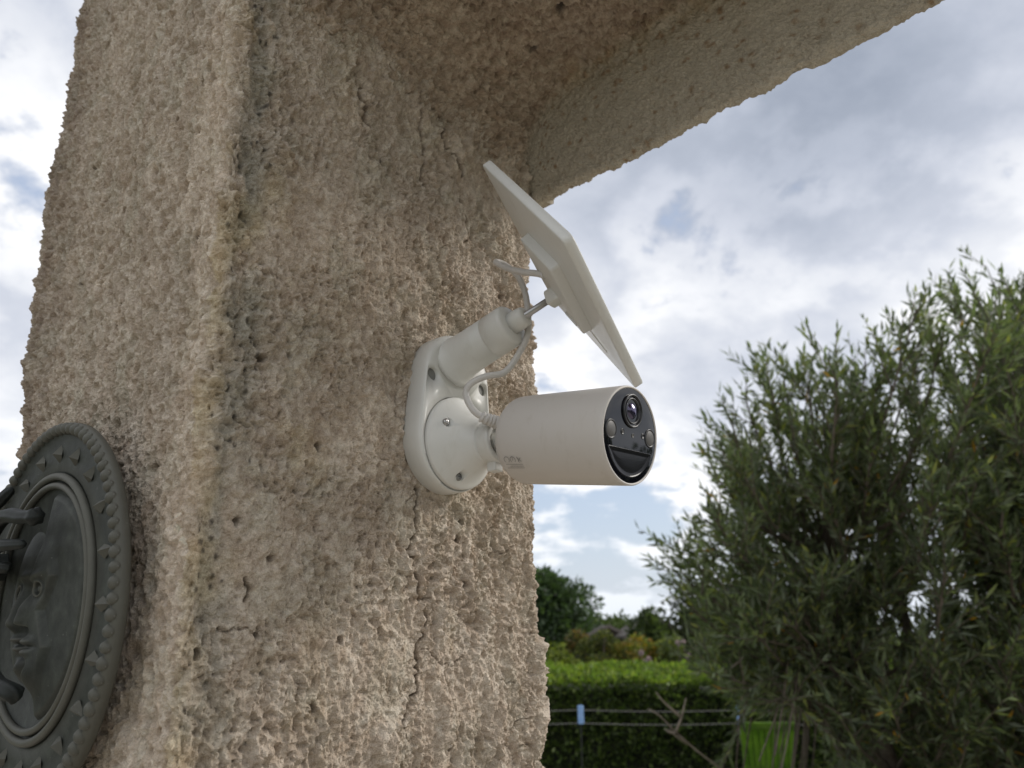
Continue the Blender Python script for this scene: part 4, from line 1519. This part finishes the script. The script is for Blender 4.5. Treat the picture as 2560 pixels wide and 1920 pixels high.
mesh_np('shade_core', V - H0, Q, M_SHADE_CORE, hedge, smooth=False)

# ------------------------------------------------------------------ wire fence
FY = 9.0
zw = [float(at_y(1500, 1775, FY)[2]), float(at_y(1500, 1808, FY)[2])]
fx = [float(at_y(1452, 1790, FY)[0]), float(at_y(1850, 1795, FY)[0])]
step = fx[1] - fx[0]
xs_p = [fx[0] - step, fx[0], fx[1], fx[1] + step, fx[1] + 2 * step]
fence = thing('wire_fence', 'low two-strand wire fence with dark posts and blue tags in front of the hedge', 'fence', frame(np.array([fx[0], FY, 0]), RT, np.array([0, 1.0, 0]), ZV))
for z in zw:
    p = np.array([(x - fx[0], 0.012 * 0, z - 0.018 * math.sin(math.pi * (((x - fx[0]) / step) % 1))) for x in np.linspace(xs_p[0], xs_p[-1], 81)])
    Geo().add(*tube(p, 0.0045, 6)).build('wire_strand', M_GALV, fence)
for k, x in enumerate(xs_p):
    V, Q = box(x - fx[0] - 0.007, x - fx[0] + 0.007, 0.008, 0.022, -0.2, zw[0] + 0.03)
    po = mesh_np('post', V, Q, M_POST, fence, smooth=False)
    V, Q = box(x - fx[0] - 0.034, x - fx[0] + 0.034, -0.012, 0.006, zw[1] - 0.01, zw[0] + 0.05)
    bevel(mesh_np('blue_tag', V, Q, M_BLUE, po, smooth=False), 0.008)

# ------------------------------------------------------------------ garden chair
CY = 6.2
cl, cr = at_y(1836, 1805, CY), at_y(1976, 1805, CY)
cw = cr[0] - cl[0]
ctop = cl[2]
chair = thing('garden_chair', 'bright translucent green plastic garden chair with a slatted back near the fence', 'chair', frame(np.array([(cl[0] + cr[0]) / 2, CY, 0]), RT, np.array([0, 1.0, 0]), ZV))
sh = 0.42
for k in range(9):
    f0, f1 = -0.5 + k / 9 + 0.009, -0.5 + (k + 1) / 9 - 0.009
    wt, wb = cw, cw * 0.80
    V = np.array([(f0 * wb, -0.02, sh), (f1 * wb, -0.02, sh), (f1 * wb, 0.0, sh), (f0 * wb, 0.0, sh), (f0 * wt, -0.12, ctop), (f1 * wt, -0.12, ctop), (f1 * wt, -0.10, ctop), (f0 * wt, -0.10, ctop)])
    bevel(mesh_np('back_slat', V, BOXQ, M_CHAIR, chair, smooth=False), 0.006)
for z0_, z1_, y_, wdt in [(ctop - 0.045, ctop + 0.012, -0.125, cw * 1.0), (sh + 0.02, sh + 0.06, -0.028, cw * 0.82), (sh + 0.20, sh + 0.225, -0.062, cw * 0.88)]:
    V, Q = box(-wdt / 2, wdt / 2, y_, y_ + 0.018, z0_, z1_)
    bevel(mesh_np('back_rail', V, Q, M_CHAIR, chair, smooth=False), 0.006)
V, Q = box(-cw * 0.44, cw * 0.44, -0.03, 0.44, sh - 0.03, sh)
bevel(mesh_np('seat', V, Q, M_CHAIR, chair, smooth=False), 0.01)
for sx in (-1, 1):
    for y_ in (-0.01, 0.40):
        xx = sx * cw * 0.40
        V = np.array([(xx - .02 + sx * .03, y_ - .02, 0), (xx + .02 + sx * .03, y_ - .02, 0), (xx + .02 + sx * .03, y_ + .02, 0), (xx - .02 + sx * .03, y_ + .02, 0),
                      (xx - .025, y_ - .025, sh - .02), (xx + .025, y_ - .025, sh - .02), (xx + .025, y_ + .025, sh - .02), (xx - .025, y_ + .025, sh - .02)])
        bevel(mesh_np('leg', V, BOXQ, M_CHAIR, chair, smooth=False), 0.006)

# ------------------------------------------------------------------ shrubs and trees behind
GP = [(0.045, 0.066, 0.026), (0.066, 0.092, 0.034), (0.090, 0.118, 0.042), (0.030, 0.044, 0.018)]
GW = [4, 4, 2, 3]


def top_at(px, py, wy):
    p = at_y(px, py, wy)
    return p[0], p[2]


x, z = top_at(1352, 1430, 25.0)
simple_tree('round_tree', 'dense rounded dark green tree beyond the hedge, next to the pillar edge', x, 25.0, z + 0.20, 4.5, np.random.default_rng(21), 26000, 0.17, [(0.045, 0.072, 0.036), (0.062, 0.098, 0.046), (0.085, 0.125, 0.058), (0.030, 0.046, 0.024)], GW, 22, low=0.1)
x, z = top_at(1775, 1440, 19.0)
simple_tree('dark_tree', 'dark domed tree standing behind the narrow-leaved tree', x, 19.0, z, 3.4, np.random.default_rng(22), 12000, 0.13, [(0.030, 0.038, 0.018), (0.040, 0.048, 0.022), (0.055, 0.066, 0.028)], [4, 4, 2], 16, low=0.1)
x, z = top_at(1615, 1500, 17.0)
simple_tree('feathery_tree', 'small loose olive-green tree between the shed roofs and the domed tree', x, 17.0, z, 1.3, np.random.default_rng(23), 3500, 0.11, GP, GW, 12, low=0.2)
for k, (px, py, wy, wd, lab) in enumerate([(1535, 1540, 40, 5.0, 'distant low tree line clump left of the sheds'), (1580, 1546, 44, 6.0, 'distant low clump behind the shed ridges'), (1490, 1552, 36, 3.5, 'distant dark clump touching the rounded tree')]):
    x, z = top_at(px, py, wy)
    simple_tree('far_tree', lab, x, wy, z, wd, np.random.default_rng(60 + k), 3500, 0.26, GP, GW, 10, group='far trees', low=0.1)
SH = [
    (1385, 1600, 13.2, 1.1, [(0.10, 0.12, 0.025), (0.15, 0.17, 0.03), (0.06, 0.08, 0.02)], 'yellow-green shrub rising over the hedge beside the pillar edge'),
    (1440, 1568, 14.0, 1.3, [(0.07, 0.075, 0.028), (0.13, 0.075, 0.025), (0.05, 0.06, 0.025)], 'shrub with russet tips below the rounded tree'),
    (1498, 1566, 13.6, 1.25, [(0.055, 0.065, 0.028), (0.10, 0.10, 0.03), (0.04, 0.05, 0.02)], 'dull olive shrub in front of the left shed'),
    (1556, 1578, 13.4, 1.1, [(0.11, 0.11, 0.028), (0.16, 0.11, 0.03), (0.06, 0.075, 0.02)], 'shrub flecked with yellow below the sheds'),
    (1610, 1572, 14.2, 1.0, [(0.13, 0.13, 0.028), (0.20, 0.12, 0.02), (0.07, 0.09, 0.025)], 'bright shrub topped with orange-yellow blossom'),
    (1680, 1580, 13.8, 1.3, [(0.07, 0.09, 0.03), (0.11, 0.12, 0.04), (0.05, 0.065, 0.025)], 'mid-green shrub with lilac flowers beside it'),
    (1770, 1570, 14.0, 1.5, [(0.05, 0.065, 0.028), (0.09, 0.095, 0.04)], 'grey-green shrub under the domed tree'),
    (1880, 1560, 14.5, 1.8, [(0.045, 0.055, 0.022), (0.08, 0.085, 0.03)], 'olive shrub half hidden behind the narrow-leaved tree'),
    (2020, 1550, 14.0, 2.0, [(0.035, 0.045, 0.02), (0.06, 0.07, 0.028)], 'broad dark shrub behind the narrow-leaved tree'),
    (2200, 1520, 14.5, 2.4, [(0.03, 0.04, 0.018), (0.05, 0.06, 0.024)], 'tall dark shrub beyond the middle of the hedge'),
    (2420, 1500, 14.0, 2.6, [(0.03, 0.04, 0.018), (0.05, 0.06, 0.024)], 'large dark shrub beyond the far end of the hedge'),
]
for k, (px, py, wy, wd, pal, lab) in enumerate(SH):
    x, z = top_at(px, py, wy)
    pal = np.asarray(pal) * 1.45
    simple_tree('garden_shrub', lab, x, wy, z + 0.06, wd, np.random.default_rng(80 + k), int(3200 * max(1, wd / 1.3)), 0.075, pal, np.ones(len(pal)), 11, group='shrubs behind the hedge', low=0.15)
for k, (x, y, h, wd, lab) in enumerate([(-4.5, 16.0, 2.6, 3.4, 'bushy tree beyond the hedge behind the pillar'), (-8.5, 19.0, 3.0, 4.2, 'wide tree beyond the end of the hedge'), (-1.5, 21.0, 2.2, 3.6, 'low tree beyond the hedge between the wide trees')]):
    simple_tree('garden_tree', lab, x, y, h, wd, np.random.default_rng(200 + k), 5000, 0.14, GP, GW, 13, group='trees beyond the hedge', low=0.1)
# lilac flower heads on stems
rng = np.random.default_rng(99)
for k, (px, py) in enumerate([(1603, 1632), (1622, 1648), (1612, 1655), (1695, 1608), (1708, 1606), (1738, 1622), (1720, 1640)]):
    p = at_y(px, py, 12.6)
    fl = thing('lilac_flower', ['lilac flower head over the hedge beside the orange-topped shrub', 'lower lilac flower head close to the hedge top', 'lilac flower head half sunk in the hedge top', 'lilac flower head of a close pair by the mid-green shrub', 'lilac flower head touching its twin by the mid-green shrub', 'lone lilac flower head under the domed tree', 'lilac flower head between the mid-green and grey-green shrubs'][k], 'flower', frame(np.array([p[0], p[1], 0]), RT, np.array([0, 1.0, 0]), ZV), 'lilac flowers above the hedge')
    Geo().add(*tube(spline([(0, 0, 0), (0.02, 0, p[2] * 0.6), (0, 0, p[2])], 8), 0.006, 5)).build('stem', M_BARK, fl)
    n = 60
    d = nrm(rng.normal(size=(n, 3)) + np.array([0, 0, 0.4]))
    V, Q, Cc = leaf_geo(np.array([0, 0, p[2]]) + d * 0.012, d, np.full(n, 0.042), np.full(n, 0.022), rng, pick(rng, n, [(0.36, 0.25, 0.42), (0.46, 0.34, 0.50)], [1, 1]))
    mesh_np('flower_head', V, Q, M_PETAL, fl, False, Cc)
# more garden to the right of the frame, seen mirrored in the camera's black face
for k, (x, y, h, wd) in enumerate([(7.5, 1.2, 2.75, 2.8), (8.5, 3.4, 2.9, 2.8), (7.2, -1.4, 2.5, 2.6), (9.5, 5.8, 2.8, 3.0), (8.2, -4.0, 2.7, 3.0)]):
    simple_tree('side_tree', ['bushy tree beside the terrace', 'taller bushy tree beside the terrace', 'low spreading tree beside the terrace', 'bushy tree near the fence end', 'spreading tree behind the terrace'][k], x, y, h, wd, np.random.default_rng(140 + k), 7000, 0.10, GP, GW, 14, group='trees beside the terrace', low=0.1)

# ------------------------------------------------------------------ sheds
def shed(px0, py0, px1, py1, wy, lab, length=3.0):
    """gabled shed: the pale barge board runs from the eave (px0, py0) up to the ridge (px1, py1)"""
    e, r_ = at_y(px0, py0, wy), at_y(px1, py1, wy)
    hw = r_[0] - e[0]
    t = thing('garden_shed', lab, 'shed', frame(np.array([r_[0], wy, 0]), RT, np.array([0, 1.0, 0]), ZV))
    ez, rz = e[2], r_[2]
    V = np.array([(-hw + .12, .06, -0.1), (hw - .12, .06, -0.1), (hw - .12, .06, ez + .05), (0, .06, rz - .08), (-hw + .12, .06, ez + .05)])
    V = np.vstack([V, V + np.array([0, length - .1, 0])])
    m = bpy.data.meshes.new('wall')
    m.from_pydata([tuple(v) for v in V], [], [(0, 1, 2, 3, 4), (9, 8, 7, 6, 5), (0, 5, 6, 1), (1, 6, 7, 2), (4, 9, 5, 0), (2, 7, 8, 3), (3, 8, 9, 4)])
    m.materials.append(M_WALL)
    link(bpy.data.objects.new('wall', m), t)
    for sx in (-1, 1):
        V = np.array([(0, 0, rz), (sx * hw, 0, ez), (sx * hw, 0, ez - .06), (0, 0, rz - .06), (0, length, rz), (sx * hw, length, ez), (sx * hw, length, ez - .06), (0, length, rz - .06)])
        mesh_np('roof_slope', V, [(0, 1, 2, 3), (7, 6, 5, 4), (0, 4, 5, 1), (3, 2, 6, 7), (1, 5, 6, 2), (0, 3, 7, 4)], M_ROOF, t, smooth=False)
        V = np.array([(0, -.05, rz + .02), (sx * hw, -.05, ez + .02), (sx * hw, -.05, ez - .09), (0, -.05, rz - .09), (0, -.01, rz + .02), (sx * hw, -.01, ez + .02), (sx * hw, -.01, ez - .09), (0, -.01, rz - .09)])
        mesh_np('barge_board', V, [(0, 1, 2, 3), (7, 6, 5, 4), (0, 4, 5, 1), (3, 2, 6, 7), (1, 5, 6, 2), (0, 3, 7, 4)], M_TRIM, t, smooth=False)
    return t


shed(1448, 1602, 1522, 1562, 22.0, 'brown gabled shed roof next to the rounded tree')
shed(1562, 1590, 1640, 1540, 20.0, 'brown gabled shed roof rising beside the feathery tree')
